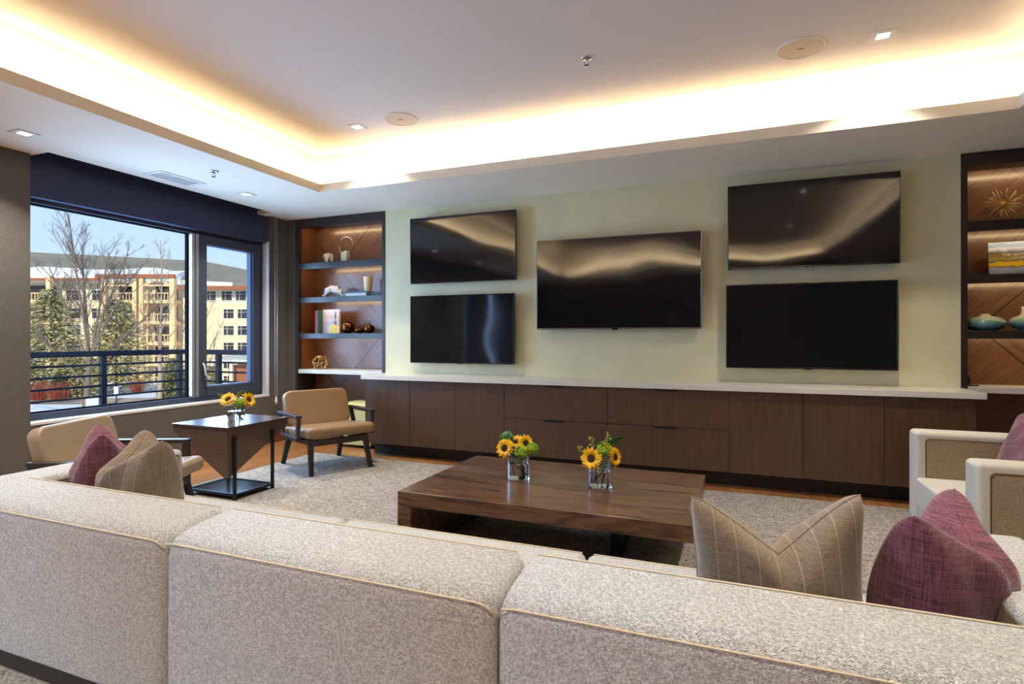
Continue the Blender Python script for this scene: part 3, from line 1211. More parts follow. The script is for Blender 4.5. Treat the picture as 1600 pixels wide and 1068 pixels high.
for c_ in ((-1.33, 2.98, 0.17, 0.035, 0.05), (-1.50, 3.32, 0.15, 0.012, -0.1), (-1.78, 3.52, 0.10, 0.03, 0.5), (-1.80, 3.42, 0.09, 0.014, 0.2), (-1.22, 3.20, 0.13, 0.010, 0.1), (-0.30, 3.33, 0.20, 0.008, 0.02), (-0.62, 2.98, 0.3, 0.006, -0.05)):
    crack(mb, *c_, ZT + 0.0006)
mb.build('tabletop', [M['walnut'], M['black']], t, bevel=0.004, seg=2)
mb = MB()
mb.box(X0, X0 + 0.085, Y0, Y1, 0, ZT - 0.0855)
mb.build('leg', M['walnut'], t, bevel=0.003, seg=2)
mb = MB()
mb.box(-0.70, -0.64, Y0 + 0.56, Y1 - 0.08, 0, ZT - 0.0855)
tag(mb.build('leg', M['metal'], t, bevel=0.003, seg=2), 'dark grey inset plank leg')


# ------------------------------------------------------------------ lounge chairs


def lounge_chair(label, loc, rotz, lm):
    t = thing('lounge_chair', label, 'chair', loc, rotz, group='leather lounge chairs by the side table')
    # seat cushion, local +x = forward
    mb = MB()
    th_ = math.atan2(0.05, 0.6)
    m = Matrix.Translation((0.09, 0, 0.325)) @ Matrix.Rotation(-th_, 4, 'Y')
    mb.box(-0.33, 0.33, -0.34, 0.34, 0.0, 0.105, m)
    mb.build('seat', lm, t, bevel=0.045, seg=5)
    mb = MB()
    m = Matrix.Translation((-0.175, 0, 0.385)) @ Matrix.Rotation(R(-17), 4, 'Y')
    # backrest outline with rounded corners, extruded along its thickness
    pts = []
    W, H_, rr = 0.335, 0.375, 0.075
    for cx, cy, a0 in ((W - rr, H_ - rr, 0), (-W + rr, H_ - rr, 90), (-W + rr, rr, 180), (W - rr, rr, 270)):
        for k in range(7):
            a = R(a0 + 15 * k)
            pts.append(m @ Vector((-0.045, cx + rr * math.cos(a), cy + rr * math.sin(a))))
    mb.prism(pts, m.to_3x3() @ Vector((0.09, 0, 0)))
    bk = mb.build('backrest', lm, t, bevel=0.022, seg=4)
    wd = M['chairwood']
    for s in (-1, 1):
        mb = MB()
        mb.bar((0.375, s * 0.30, 0), (0.29, s * 0.275, 0.325), 0.030, 0.040, (0, 1, 0), 0.036, 0.055)
        mb.build('leg', wd, t, bevel=0.003, seg=2)
        mb = MB()
        mb.bar((-0.37, s * 0.30, 0), (-0.24, s * 0.275, 0.31), 0.030, 0.040, (0, 1, 0), 0.036, 0.055)
        mb.build('leg', wd, t, bevel=0.003, seg=2)
        mb = MB()
        mb.bar((-0.27, s * 0.275, 0.285), (0.33, s * 0.275, 0.305), 0.035, 0.055)
        mb.build('side_rail', wd, t, bevel=0.003, seg=2)
        mb = MB()
        y = s * 0.375
        mb.bar((-0.25, y, 0.545), (0.275, y, 0.545), 0.055, 0.028)
        mb.bar((-0.235, y, 0.535), (-0.13, y, 0.335), 0.045, 0.032, (0, 1, 0))
        mb.bar((0.26, y, 0.535), (0.235, y, 0.335), 0.045, 0.032, (0, 1, 0))
        mb.bar((-0.15, y, 0.335), (0.255, y, 0.335), 0.045, 0.035)
        mb.bar((-0.08, s * 0.275, 0.318), (-0.08, s * 0.36, 0.335), 0.04, 0.025)
        mb.bar((0.18, s * 0.275, 0.318), (0.18, s * 0.36, 0.335), 0.04, 0.025)
        mb.build('armrest', wd, t, bevel=0.003, seg=2)
    mb = MB()
    mb.bar((0.31, -0.275, 0.295), (0.31, 0.275, 0.295), 0.035, 0.06)
    mb.build('front_rail', wd, t, bevel=0.003, seg=2)
    mb = MB()
    mb.bar((-0.25, -0.275, 0.28), (-0.25, 0.275, 0.28), 0.035, 0.05)
    mb.build('rear_rail', wd, t, bevel=0.003, seg=2)
    for s in (-1, 1):
        mb = MB()
        mb.bar((-0.20, s * 0.10, 0.27), (-0.315, s * 0.10, 0.66), 0.05, 0.022)
        mb.build('back_support', wd, t, bevel=0.002, seg=2)
    return t


lounge_chair('tan leather lounge chair with black wooden frame in front of the left bookcase', (-3.87, 4.60, RZ), R(-27), M['leather'])
lounge_chair('light leather lounge chair under the window behind the sofa pillows', (-3.78, 2.46, RZ), R(24), M['leather_light'])

# ottoman tucked under the bookcase
t = thing('ottoman', 'pale olive-cream cube ottoman tucked under the left bookcase shelf', 'ottoman', (-4.22, 5.72, 0))
mb = MB()
mb.box(-0.24, 0.24, -0.22, 0.22, 0.03, 0.46)
mb.build('body', M['ottoman'], t, bevel=0.012, seg=3)
mb = MB()
mb.box(-0.245, 0.245, -0.225, 0.225, 0.44, 0.52)
mb.build('seat_pad', M['ottoman'], t, bevel=0.02, seg=3)
for i in (-1, 1):
    for j in (-1, 1):
        mb = MB()
        mb.lathe([(0, 0), (0.015, 0), (0.015, 0.035), (0, 0.035)], 10, (i * 0.2, j * 0.18, 0))
        mb.build('foot', M['black'], t)

# ------------------------------------------------------------------ side table
t = thing('side_table', 'walnut side table tapering to one point inside a black metal frame', 'side table', (0, 0, RZ))
zt = 0.60 - RZ
ax0, ax1, ay0, ay1 = -4.32, -3.70, 3.26, 3.92
mb = MB()
mb.box(ax0, ax1 + 0.006, ay0, ay1, zt - 0.014, zt)
mb.build('tabletop', M['tabletop_gloss'], t, bevel=0.001, seg=1)
mb = MB()
b0 = zt - 0.0145
zlow = 0.185
A = (ax1 - 0.015, ay0 + 0.01, b0)
B_ = (ax0 + 0.01, ay0 + 0.01, b0)
C_ = (ax0 + 0.01, ay1 - 0.01, b0)
D_ = (ax1 - 0.015, ay1 - 0.01, b0)
k = 0.03
lo = [(ax1 - 0.015, ay0 + 0.01, zlow), (ax1 - 0.015 - k, ay0 + 0.01, zlow), (ax1 - 0.015, ay0 + 0.01 + k, zlow)]
vs = {n_: mb.bm.verts.new(p) for n_, p in dict(A=A, B=B_, C=C_, D=D_, B2=(B_[0], B_[1], b0 - 0.05), D2=(D_[0], D_[1], b0 - 0.05), C2=(C_[0], C_[1], b0 - 0.05), L=lo[0], L1=lo[1], L2=lo[2]).items()}
for f_ in (('A', 'B', 'C', 'D'), ('A', 'L', 'L1', 'B2', 'B'), ('A', 'D', 'D2', 'L2', 'L'), ('B', 'B2', 'C2', 'C'), ('C', 'C2', 'D2', 'D'), ('L', 'L2', 'L1'), ('L1', 'L2', 'D2', 'B2'), ('B2', 'D2', 'C2')):
    mb.bm.faces.new([vs[q] for q in f_])
mb.build('tapered_body', M['sidetable'], t)
lx0, lx1, ly0, ly1 = -4.21, -3.70, 3.33, 3.72
for (x, y) in ((lx1, ly0), (lx1, ly1), (lx0, ly0), (lx0, ly1)):
    mb = MB()
    mb.box(x - 0.011, x + 0.011, y - 0.011, y + 0.011, 0, 0.52 - RZ if x > -4 else 0.50)
    mb.build('leg', M['metal'], t, bevel=0.001, seg=1)
mb = MB()
for a, b_ in (((lx0, ly0), (lx1, ly0)), ((lx1, ly0), (lx1, ly1)), ((lx1, ly1), (lx0, ly1)), ((lx0, ly1), (lx0, ly0))):
    mb.bar((a[0], a[1], 0.04), (b_[0], b_[1], 0.04), 0.02, 0.02)
mb.build('base_frame', M['metal'], t)
mb = MB()
mb.box(lx0 + 0.012, lx1 - 0.012, ly0 + 0.012, ly1 - 0.012, 0.035, 0.045)
mb.build('base_shelf', M['tvblack'], t)

# ------------------------------------------------------------------ cream armchair at the right
t = thing('armchair', 'cream club armchair with tan inset panels facing the coffee table', 'armchair', (1.05, 3.86, RZ))
hz = 0.71 - RZ
for nm, y0, y1 in (('arm', -0.57, -0.41), ('arm', 0.41, 0.57)):
    mb = MB()
    mb.box(0, 0.92, y0, y1, 0.12, hz)
    am = mb.build('arm', M['creamfar'], t, bevel=0.028, seg=4)
    for ys, yn in ((y0, -1), (y1, 1)):
        mb = MB()
        mb.box(0.055, 0.87, min(ys, ys + yn * 0.003), max(ys, ys + yn * 0.003), 0.17, hz - 0.045)
        mb.build('inset_panel', M['tan'], am, bevel=0.001, seg=1)
        mb = MB()
        yy = ys + yn * 0.003
        mb.tube([(0.055, yy, 0.17), (0.055, yy, hz - 0.06), (0.07, yy, hz - 0.045), (0.855, yy, hz - 0.045), (0.87, yy, hz - 0.06), (0.87, yy, 0.17)], 0.004, 6, closed=True)
        mb.build('piping', M['darkpiping'], am, smooth=True)
mb = MB()
mb.box(0.70, 0.92, -0.405, 0.405, 0.12, hz + 0.02)
mb.build('backrest', M['creamfar'], t, bevel=0.03, seg=4)
mb = MB()
mb.box(0.0, 0.69, -0.405, 0.405, 0.22, 0.41)
mb.build('seat_cushion', M['creamfar'], t, bevel=0.02, seg=4)
mb = MB()
mb.box(0.01, 0.69, -0.405, 0.405, 0.12, 0.218)
mb.build('seat_base', M['creamfar'], t, bevel=0.006, seg=2)
for i in (0.06, 0.86):
    for j in (-0.5, 0.5):
        mb = MB()
        mb.box(i - 0.025, i + 0.025, j - 0.025, j + 0.025, 0, 0.12)
        mb.build('leg', M['framewood'], t)
pillow('throw_pillow', 'plum woven pillow resting against the back of the cream armchair', M['purple'],
       (1.45, 3.96, 0.424), R(90), w=0.46, h=0.46, T=0.10, chop=0.03, bend=0.0, lean=R(14), group='armchair pillow')


# ------------------------------------------------------------------ flowers
def vase(label, loc):
    t = thing('glass_vase', label, 'vase', loc, group='clear glass vases of sunflowers')
    r, h = 0.070, 0.155
    mb = MB()
    mb.lathe([(0, 0), (r, 0), (r, h), (r - 0.004, h), (r - 0.004, 0.012), (0, 0.012)], 48)
    o = mb.build('glass_wall', M['glass'], t, bevel=0.0012, seg=2)
    mb = MB()
    mb.lathe([(0, 0.0125), (r - 0.0045, 0.0125), (r - 0.0045, 0.10), (0, 0.10)], 40)
    mb.build('water', M['water'], t, bevel=0.001, seg=1)
    return t


def stem_pts(loc, head, seed):
    rr = random.Random(seed)
    a = rr.uniform(0, 2 * PI)
    base = Vector((0.045 * math.cos(a), 0.045 * math.sin(a), 0.018))
    head = Vector(head)
    neck = Vector((head.x * 0.5, head.y * 0.5, 0.13))
    n_ = math.hypot(neck.x, neck.y)
    if n_ > 0.05:
        neck.x *= 0.05 / n_
        neck.y *= 0.05 / n_
    return [base, base.lerp(neck, 0.55), neck, neck.lerp(head, 0.6) + Vector((0, 0, 0.006)), head]


def sunflower(label, loc, head, face, size=0.058, seed=0, group=None):
    """head: position relative to the vase base; face: direction the bloom looks to."""
    rr = random.Random(seed)
    t = thing('sunflower', label, 'flower', loc, group=group)
    f = Vector(face).normalized()
    q = f.to_track_quat('Z', 'Y').to_matrix().to_4x4()
    mt = Matrix.Translation(head) @ q
    mb = MB()
    for layer in range(3):
        nn = 16
        for i in range(nn):
            a = 2 * PI * (i + layer / 3.0) / nn + rr.uniform(-0.1, 0.1)
            L = size * (1.0 - 0.1 * layer) * rr.uniform(0.88, 1.08)
            lift = 0.10 + 0.22 * layer + rr.uniform(-0.1, 0.15)
            wd = size * 0.20
            r0 = size * 0.30
            rowl = []
            for s_ in (0, 0.35, 0.7, 1.0):
                rad = r0 + (L - r0) * s_
                ww = wd * (0.45 + 1.1 * s_ - 1.5 * s_ * s_) if s_ < 1 else 0.0008
                zz = lift * (L - r0) * (s_ ** 0.8) - 0.25 * (L - r0) * s_ ** 3 * rr.uniform(0.2, 1.3)
                d_ = Vector((math.cos(a), math.sin(a), 0))
                n_ = Vector((-math.sin(a), math.cos(a), 0))
                c_ = d_ * rad + Vector((0, 0, zz + 0.002 * layer))
                rowl.append([mb.bm.verts.new(mt @ (c_ + n_ * ww)), mb.bm.verts.new(mt @ (c_ + Vector((0, 0, -0.0025 * (1 - s_))))), mb.bm.verts.new(mt @ (c_ - n_ * ww))])
            for p_, q_ in zip(rowl[:-1], rowl[1:]):
                mb.bm.faces.new((p_[0], p_[1], q_[1], q_[0]))
                mb.bm.faces.new((p_[1], p_[2], q_[2], q_[1]))
    mb.build('petals', M['petal'], t, smooth=True, recalc=False)
    mb = MB()
    r_ = size * 0.36
    pr = [(0, 0.007), (r_ * 0.35, 0.0075), (r_ * 0.7, 0.010), (r_ * 0.95, 0.006), (r_, 0.0), (r_ * 0.5, -0.010), (0, -0.012)]
    mb.lathe(pr, 20)
    for v in mb.bm.verts:
        v.co = mt @ v.co
    mb.build('flower_disc', M['disc'], t, smooth=True)
    mb = MB()
    mb.tube(stem_pts(loc, Vector(head) - f * 0.01, seed), 0.0035, 8)
    mb.build('stem', M['stem'], t, smooth=True)
    return t


def bloom(label, loc, head, r=0.045, seed=0, group=None):
    rr = random.Random(seed)
    t = thing('hydrangea', label, 'flower', loc, group=group)
    mb = MB()
    for i in range(150):
        z = rr.uniform(-0.75, 1)
        a = rr.uniform(0, 2 * PI)
        s_ = math.sqrt(1 - z * z)
        n_ = Vector((s_ * math.cos(a), s_ * math.sin(a), z))
        c_ = Vector(head) + n_ * r * rr.uniform(0.75, 1.08)
        u = n_.orthogonal().normalized()
        u = Matrix.Rotation(rr.uniform(0, PI), 3, n_) @ u
        w_ = n_.cross(u)
        k = 0.0075 * rr.uniform(0.7, 1.3)
        for d_ in (u, -u, w_, -w_):
            e_ = n_.cross(d_)
            mb.poly([c_, c_ + d_ * k * 0.6 + e_ * k * 0.45 + n_ * 0.002, c_ + d_ * k * 1.2 + n_ * 0.001, c_ + d_ * k * 0.6 - e_ * k * 0.45 + n_ * 0.002])
    mb.build('bloom', M['lime'], t, smooth=False, recalc=False)
    mb = MB()
    mb.tube(stem_pts(loc, head, seed + 50), 0.003, 8)
    for i in range(7):
        a = 2 * PI * i / 7
        mb.tube([Vector(head) - Vector((0, 0, 0.03)), Vector(head) + Vector((math.cos(a), math.sin(a), 0.3)) * r * 0.7], 0.0013, 5)
    mb.build('stem', M['stem'], t, smooth=True)
    return t


def broadleaf(label, loc, p0, p1, width, side, seed=0, fold=0.25, group=None, mat=None):
    t = thing('broad_leaf', label, 'leaf', loc, group=group)
    p0, p1, side = Vector(p0), Vector(p1), Vector(side).normalized()
    d = p1 - p0
    up = side.cross(d).normalized()
    mb = MB()
    rows = []
    K = 10
    for i in range(K + 1):
        s_ = i / K
        w_ = width * (math.sin(PI * min(1, s_ * 0.92 + 0.06)) ** 0.6)
        c_ = p0 + d * s_ + up * 0.018 * math.sin(PI * s_)
        rows.append([mb.bm.verts.new(c_ + side * w_ * a + up * fold * abs(a) * w_) for a in (-0.5, -0.25, 0, 0.25, 0.5)])
    for a, b_ in zip(rows[:-1], rows[1:]):
        for j in range(4):
            mb.bm.faces.new((a[j], a[j + 1], b_[j + 1], b_[j]))
    o = mb.build('blade', mat or M['leaf'], t, smooth=True, recalc=False)
    md = o.modifiers.new('solid', 'SOLIDIFY')
    md.thickness = 0.0008
    mb = MB()
    mb.tube([Vector((p0.x * 0.2, p0.y * 0.2, 0.02)), Vector((p0.x * 0.5, p0.y * 0.5, 0.12)), p0, p0 + d * 0.5 + up * 0.016], 0.0024, 6)
    mb.build('stem', M['stem'], t, smooth=True)
    return t


def sprig(label, loc, head, seed=0, group=None):
    rr = random.Random(seed)
    t = thing('leafy_sprig', label, 'greenery', loc, group=group)
    pts = stem_pts(loc, head, seed + 9)
    mb = MB()
    mb.tube(pts, 0.002, 6)
    mb.build('stem', M['stem'], t, smooth=True)
    mb = MB()
    a_, b_ = pts[-2], pts[-1]
    for i in range(26):
        s_ = rr.uniform(0.0, 1.0)
        c_ = Vector(a_).lerp(Vector(b_), s_)
        d_ = Vector((rr.uniform(-1, 1), rr.uniform(-1, 1), rr.uniform(0.0, 1.0))).normalized()
        e_ = d_.orthogonal().normalized()
        L = rr.uniform(0.010, 0.020)
        tip = c_ + d_ * L
        mb.tube([c_, c_.lerp(tip, 0.5)], 0.0007, 4)
        q = c_.lerp(tip, 0.5)
        mb.poly([q, q + d_ * L * 0.4 + e_ * L * 0.32, q + d_ * L * 0.95, q + d_ * L * 0.4 - e_ * L * 0.32])
    mb.build('leaves', M['olive'], t, recalc=False)
    return t


def arrangement(loc, which):
    g = 'flowers in the %s' % which
    return g


V1 = (-1.27, 3.283, 0.421)
V2 = (-0.754, 3.278, 0.421)
V3 = (-3.84, 3.47, 0.601)
# camera-right axis on the floor is about (0.93, 0.37); toward camera about (0.37, -0.93)
CR = Vector((0.93, 0.37, 0))
CT = Vector((0.37, -0.93, 0))


def rel(r_, t_, z_):
    v = CR * r_ + CT * t_
    return (v.x, v.y, z_)


vase('clear cylinder vase of sunflowers at the left of the coffee table', V1)
G1 = 'flowers in the left coffee table vase'
sunflower('sunflower leaning left out of the left coffee table vase', V1, rel(-0.085, 0.045, 0.200), rel(-0.45, 0.9, 0.25), 0.062, 1, G1)
sunflower('sunflower in the middle back of the left coffee table vase, half hidden', V1, rel(-0.015, -0.01, 0.228), rel(-0.1, 0.5, 0.8), 0.058, 2, G1)
sunflower('sunflower at the right of the left coffee table vase', V1, rel(0.045, 0.01, 0.225), rel(0.3, 0.8, 0.35), 0.058, 3, G1)
bloom('lime green bloom at the rim centre of the left coffee table vase', V1, rel(0.015, 0.06, 0.180), 0.040, 4, G1)
bloom('lime green bloom at the right of the left coffee table vase', V1, rel(0.085, 0.02, 0.190), 0.040, 5, G1)
broadleaf('folded striped green leaf behind the sunflowers of the left coffee table vase', V1, rel(-0.075, -0.03, 0.20), rel(-0.070, -0.04, 0.295), 0.095, rel(1, 0.1, 0.12), 6, group=G1)
vase('clear cylinder vase of sunflowers at the centre right of the coffee table', V2)
G2 = 'flowers in the right coffee table vase'
sunflower('large sunflower facing forward left in the right coffee table vase', V2, rel(-0.060, 0.075, 0.185), rel(-0.35, 0.9, 0.25), 0.068, 11, G2)
sunflower('sunflower facing right in the right coffee table vase', V2, rel(0.082, 0.04, 0.185), rel(0.75, 0.65, 0.15), 0.060, 12, G2)
sunflower('upper sunflower at the back right of the right coffee table vase', V2, rel(0.060, -0.01, 0.220), rel(0.2, 0.1, 1.0), 0.05, 13, G2)
bloom('lime green bloom in the middle of the right coffee table vase', V2, rel(0.020, 0.03, 0.225), 0.046, 14, G2)
broadleaf('broad glossy green leaf at the right of the right coffee table vase', V2, rel(0.05, -0.03, 0.20), rel(0.155, -0.04, 0.285), 0.085, rel(-0.5, 0.6, 0.5), 15, group=G2)
sprig('yellow-green sprig standing highest in the right coffee table vase', V2, rel(0.055, -0.02, 0.31), 16, G2)
sprig('olive sprig at the upper left of the right coffee table vase', V2, rel(-0.045, -0.02, 0.285), 17, G2)
sprig('small olive sprig reaching far left from the right coffee table vase', V2, rel(-0.130, 0.01, 0.235), 18, G2)
vase('clear cylinder vase of sunflowers on the side table', V3)
G3 = 'flowers in the side table vase'
C3 = Vector((0.74, 0.67, 0))


def rel3(r_, t_, z_):
    v = Vector((0.74, 0.67, 0)) * r_ + Vector((0.67, -0.74, 0)) * t_
    return (v.x, v.y, z_)


sunflower('wide open sunflower at the left of the side table vase', V3, rel3(-0.055, 0.04, 0.200), rel3(-0.25, 0.6, 0.7), 0.072, 21, G3)
sunflower('sunflower facing right in the side table vase', V3, rel3(0.095, 0.02, 0.190), rel3(0.7, 0.6, 0.35), 0.068, 22, G3)
bloom('lime green bloom between the two sunflowers of the side table vase', V3, rel3(0.02, 0.04, 0.165), 0.036, 23, G3)
broadleaf('broad green leaf behind the side table sunflowers', V3, rel3(0.05, -0.03, 0.20), rel3(0.14, -0.04, 0.235), 0.08, rel3(-0.3, 0.5, 0.6), 24, group=G3)
broadleaf('narrow pale leaf standing in the middle of the side table vase', V3, rel3(0.01, -0.02, 0.19), rel3(0.055, -0.02, 0.265), 0.04, rel3(-0.5, 0.5, 0.3), 25, group=G3, mat=M['olive'])
sprig('grey-green sprig reaching left from the side table vase', V3, rel3(-0.13, 0.0, 0.25), 26, G3)

# ------------------------------------------------------------------ shelf decorations, left bookcase
S1, S2, S3, S4 = 2.2505, 1.8155, 1.3605, 0.9055
YS = 5.80
M['bone'] = plain('bone_white', srgb(226, 208, 168), 0.5, var=0.1, vscale=25)
M['inlay'] = plain('black_inlay', (0.02, 0.02, 0.02), 0.4)
t = thing('inlaid_box', 'small bone-coloured faceted box with black triangles on the top shelf', 'decoration', (-4.82, YS - 0.03, S1))
mb = MB()
mb.lathe([(0, 0), (0.060, 0), (0.068, 0.02), (0.062, 0.105), (0.050, 0.118), (0, 0.118)], 6)
mb.build('body', M['bone'], t, rot=(0, 0, R(20)))
for i in range(6):
    a = R(20 + 60 * i + 60)
    mb = MB()
    r_ = 0.0625
    c_ = Vector((math.cos(a), math.sin(a), 0))
    n_ = Vector((-math.sin(a), math.cos(a), 0))
    mb.prism([c_ * 0.068 + n_ * -0.018 + Vector((0, 0, 0.004)), c_ * 0.068 + n_ * 0.018 + Vector((0, 0, 0.004)), c_ * 0.064 + Vector((0, 0, 0.085))], c_ * 0.003)
    mb.build('inlay', M['inlay'], t)
t = thing('ring_sculpture', 'thin silver ring rising from a rough stone block on the top shelf', 'sculpture', (-4.56, YS - 0.02, S1))
mb = MB()
mb.prism([(-0.042, -0.035, 0), (0.042, -0.035, 0), (0.044, -0.035, 0.145), (-0.010, -0.035, 0.13), (-0.044, -0.035, 0.115)], (0, 0.07, 0))
mb.build('stone_block', M['bone'], t, bevel=0.004, seg=2)
mb = MB()
pts = [(0.005 + 0.108 * math.cos(2 * PI * i / 40), 0, 0.21 + 0.108 * math.sin(2 * PI * i / 40)) for i in range(40)]
mb.tube(pts, 0.005, 8, closed=True)
mb.build('ring', M['chrome'], t, smooth=True)

# white animal figurine: one continuous skinned body
M['porcelain'] = plain('white_porcelain', srgb(240, 238, 236), 0.3)


def skinned(name, verts, edges, radii, mat, parent=None, loc=(0, 0, 0), rotz=0.0, root=0, sub=2):
    me = bpy.data.meshes.new(name)
    me.from_pydata(verts, edges, [])
    o = bpy.data.objects.new(name, me)
    COL.objects.link(o)
    o.location = loc
    o.rotation_euler = (0, 0, rotz)
    if parent:
        o.parent = parent
    md = o.modifiers.new('skin', 'SKIN')
    md.use_smooth_shade = True
    if not me.skin_vertices:
        me.attributes.new('skin', 'FLOAT', 'POINT') if False else None
    for i, sv in enumerate(me.skin_vertices[0].data):
        r_ = radii[i]
        sv.radius = r_ if isinstance(r_, tuple) else (r_, r_)
        sv.use_root = (i == root)
    md2 = o.modifiers.new('subsurf', 'SUBSURF')
    md2.levels = sub
    md2.render_levels = sub
    me.materials.append(mat)
    return o


def figurine():
    # local x to the right in the photo; head low at the left, trunk curling up, one hind leg stretched back
    V, E_, Rr = [], [], []

    def add(p, r, prev=None):
        V.append(p)
        Rr.append(r)
        if prev is not None:
            E_.append((prev, len(V) - 1))
        return len(V) - 1
    mid = add((0.01, 0, 0.105), 0.048)
    sh = add((-0.055, 0, 0.100), 0.044, mid)
    hd = add((-0.100, 0, 0.082), 0.036, sh)
    tr = add((-0.118, 0, 0.045), 0.015, hd)
    tr2 = add((-0.125, 0, 0.014), 0.010, tr)
    tr3 = add((-0.146, 0, 0.012), 0.008, tr2)
    tr4 = add((-0.152, 0, 0.040), 0.006, tr3)
    hp = add((0.072, 0, 0.092), 0.040, mid)
    for s in (-1, 1):
        f0 = add((-0.060 + 0.014 * s, s * 0.026, 0.060), 0.017, sh)
        f1 = add((-0.075 + 0.026 * s, s * 0.028, 0.032), 0.013, f0)
        f2 = add((-0.085 + 0.032 * s, s * 0.028, 0.008), 0.013, f1)
        b0 = add((0.085, s * 0.026, 0.055), 0.020, hp)
        b1 = add((0.100 if s < 0 else 0.050, s * 0.028, 0.030), 0.014, b0)
        b2 = add((0.125 if s < 0 else 0.030, s * 0.028, 0.009), 0.012, b1)
    tl = add((0.112, 0, 0.085), 0.006, hp)
    tl2 = add((0.118, 0, 0.060), 0.004, tl)
    o = skinned('animal_figurine', V, E_, Rr, M['porcelain'], loc=(-4.735, YS - 0.02, S2 + 0.002), rotz=R(15))
    tag(o, 'white striding animal figurine on the second shelf of the left bookcase', 'figurine')
    return o


try:
    figurine()
except Exception as ex:
    print('figurine failed', ex)


def book(name, label, loc, rotz, w, d, h, cover, group=None, lay=True, spine=None):
    """lay: w x d footprint, h thick."""
    t = thing(name, label, 'book', loc, rotz, group)
    mb = MB()
    c = 0.002
    if lay:
        mb.box(-w / 2, w / 2, -d / 2, d / 2, 0, c)
        mb.box(-w / 2, w / 2, -d / 2, d / 2, h - c, h)
        mb.box(-w / 2, w / 2, -d / 2, -d / 2 + c, c, h - c)
    else:
        # standing, w = thickness along x, spine toward -y
        mb.box(-w / 2, -w / 2 + c, -d / 2, d / 2, 0, h)
        mb.box(w / 2 - c, w / 2, -d / 2, d / 2, 0, h)
        mb.box(-w / 2, w / 2, -d / 2, -d / 2 + c, 0, h)
    mb.build('cover', cover, t)
    mb = MB()
    if lay:
        mb.box(-w / 2 + 0.004, w / 2 - 0.004, -d / 2 + c, d / 2 - 0.004, c, h - c)
    else:
        mb.box(-w / 2 + c, w / 2 - c, -d / 2 + c, d / 2 - 0.004, 0.004, h - 0.004)
    mb.build('pages', M['pages'], t)
    return t


M['pages'] = plain('paper_pages', srgb(226, 220, 206), 0.9)
M['bk_white'] = plain('white_cloth_cover', srgb(226, 224, 218), 0.6)
M['bk_blue'] = plain('blue_cloth_cover', srgb(70, 110, 140), 0.6)
M['bk_dark'] = plain('dark_cloth_cover', srgb(50, 34, 30), 0.5)
M['bk_pink'] = plain('pink_cloth_cover', srgb(196, 58, 92), 0.6)
M['bk_green'] = plain('green_cloth_cover', srgb(60, 104, 90), 0.6)
book('book', 'white book lying at the bottom of the small stack on the second shelf', (-4.32, YS - 0.01, S2), 0, 0.30, 0.24, 0.034, M['bk_white'], 'stacked books')
book('book', 'blue book lying on top of the white book', (-4.315, YS - 0.0, S2 + 0.0345), R(2), 0.27, 0.21, 0.026, M['bk_blue'], 'stacked books')
book('book', 'dark brown book lying right of the white and blue books', (-4.045, YS + 0.01, S2), R(-4), 0.21, 0.22, 0.040, M['bk_dark'], 'stacked books')
mb = MB()
mb.lathe([(0, 0), (0.042, 0), (0.058, 0.18), (0.055, 0.18), (0.045, 0.03), (0, 0.03)], 32)
tag(mb.build('tapered_cup', M['bone'], None, smooth=False, loc=(-4.235, YS, S2 + 0.061), bevel=0.001, seg=1), 'tall cream tapered cup standing on the blue book', 'cup')
# upright books
book('book', 'pink-red book standing at the left end of the third shelf', (-4.935, YS - 0.02, S3), 0, 0.03, 0.20, 0.285, M['bk_pink'], 'upright books', lay=False)
book('book', 'green spined book standing beside the pink book', (-4.905, YS - 0.02, S3), 0, 0.022, 0.22, 0.290, M['bk_green'], 'upright books', lay=False)


def powder_cover():
    m, nt, b = newmat('winter_cover_print')
    tc = N(nt, 'ShaderNodeTexCoord')
    s = N(nt, 'ShaderNodeSeparateXYZ')
    nt.links.new(tc.outputs['Object'], s.inputs[0])
    nz = noise(nt, coords(nt), 30, 4, 0.7)
    z = mth(nt, 'ADD', s.outputs['Z'], mth(nt, 'MULTIPLY', nz, 0.03))
    base = ramp(nt, mth(nt, 'MULTIPLY', z, 3.2), [(0.0, srgb(176, 168, 196)), (0.4, srgb(196, 178, 182)), (0.7, srgb(206, 178, 166)), (1.0, srgb(216, 206, 214))])
    nt.links.new(base, b.inputs['Base Color'])
    b.inputs['Roughness'].default_value = 0.35
    return m


M['powder'] = powder_cover()
t = thing('large_book', 'large face-out POWDER book with a snowy tree on its cover', 'book', (-4.765, YS - 0.03, S3), R(5), 'upright books')
mb = MB()
mb.box(-0.12, 0.12, -0.02, -0.017, 0, 0.30)
mb.box(-0.12, 0.12, 0.017, 0.02, 0, 0.30)
mb.box(-0.12, -0.117, -0.017, 0.017, 0, 0.30)
mb.build('cover', M['powder'], t)
mb = MB()
mb.box(-0.117, 0.116, -0.017, 0.017, 0.003, 0.297)
mb.build('pages', M['pages'], t)
M['treeprint'] = plain('tree_print', srgb(66, 54, 70), 0.5)
mb = MB()
rr = random.Random(4)
for i in range(26):
    z_ = 0.10 + i * 0.0074
    w_ = 0.055 * (1 - i / 30) * rr.uniform(0.5, 1.2)
    mb.poly([(0.072, -0.0206, z_), (0.072 - w_, -0.0206, z_ - 0.015), (0.072, -0.0206, z_ + 0.008), (min(0.104, 0.072 + w_ * 0.5), -0.0206, z_ - 0.01)])
mb.build('printed_tree', M['treeprint'], t)
text('title_lettering', 'POWDER', 0.050, M['bk_white'], t, (-0.005, -0.0212, 0.165), (R(90), 0, 0), 0.0003)
mb = MB()
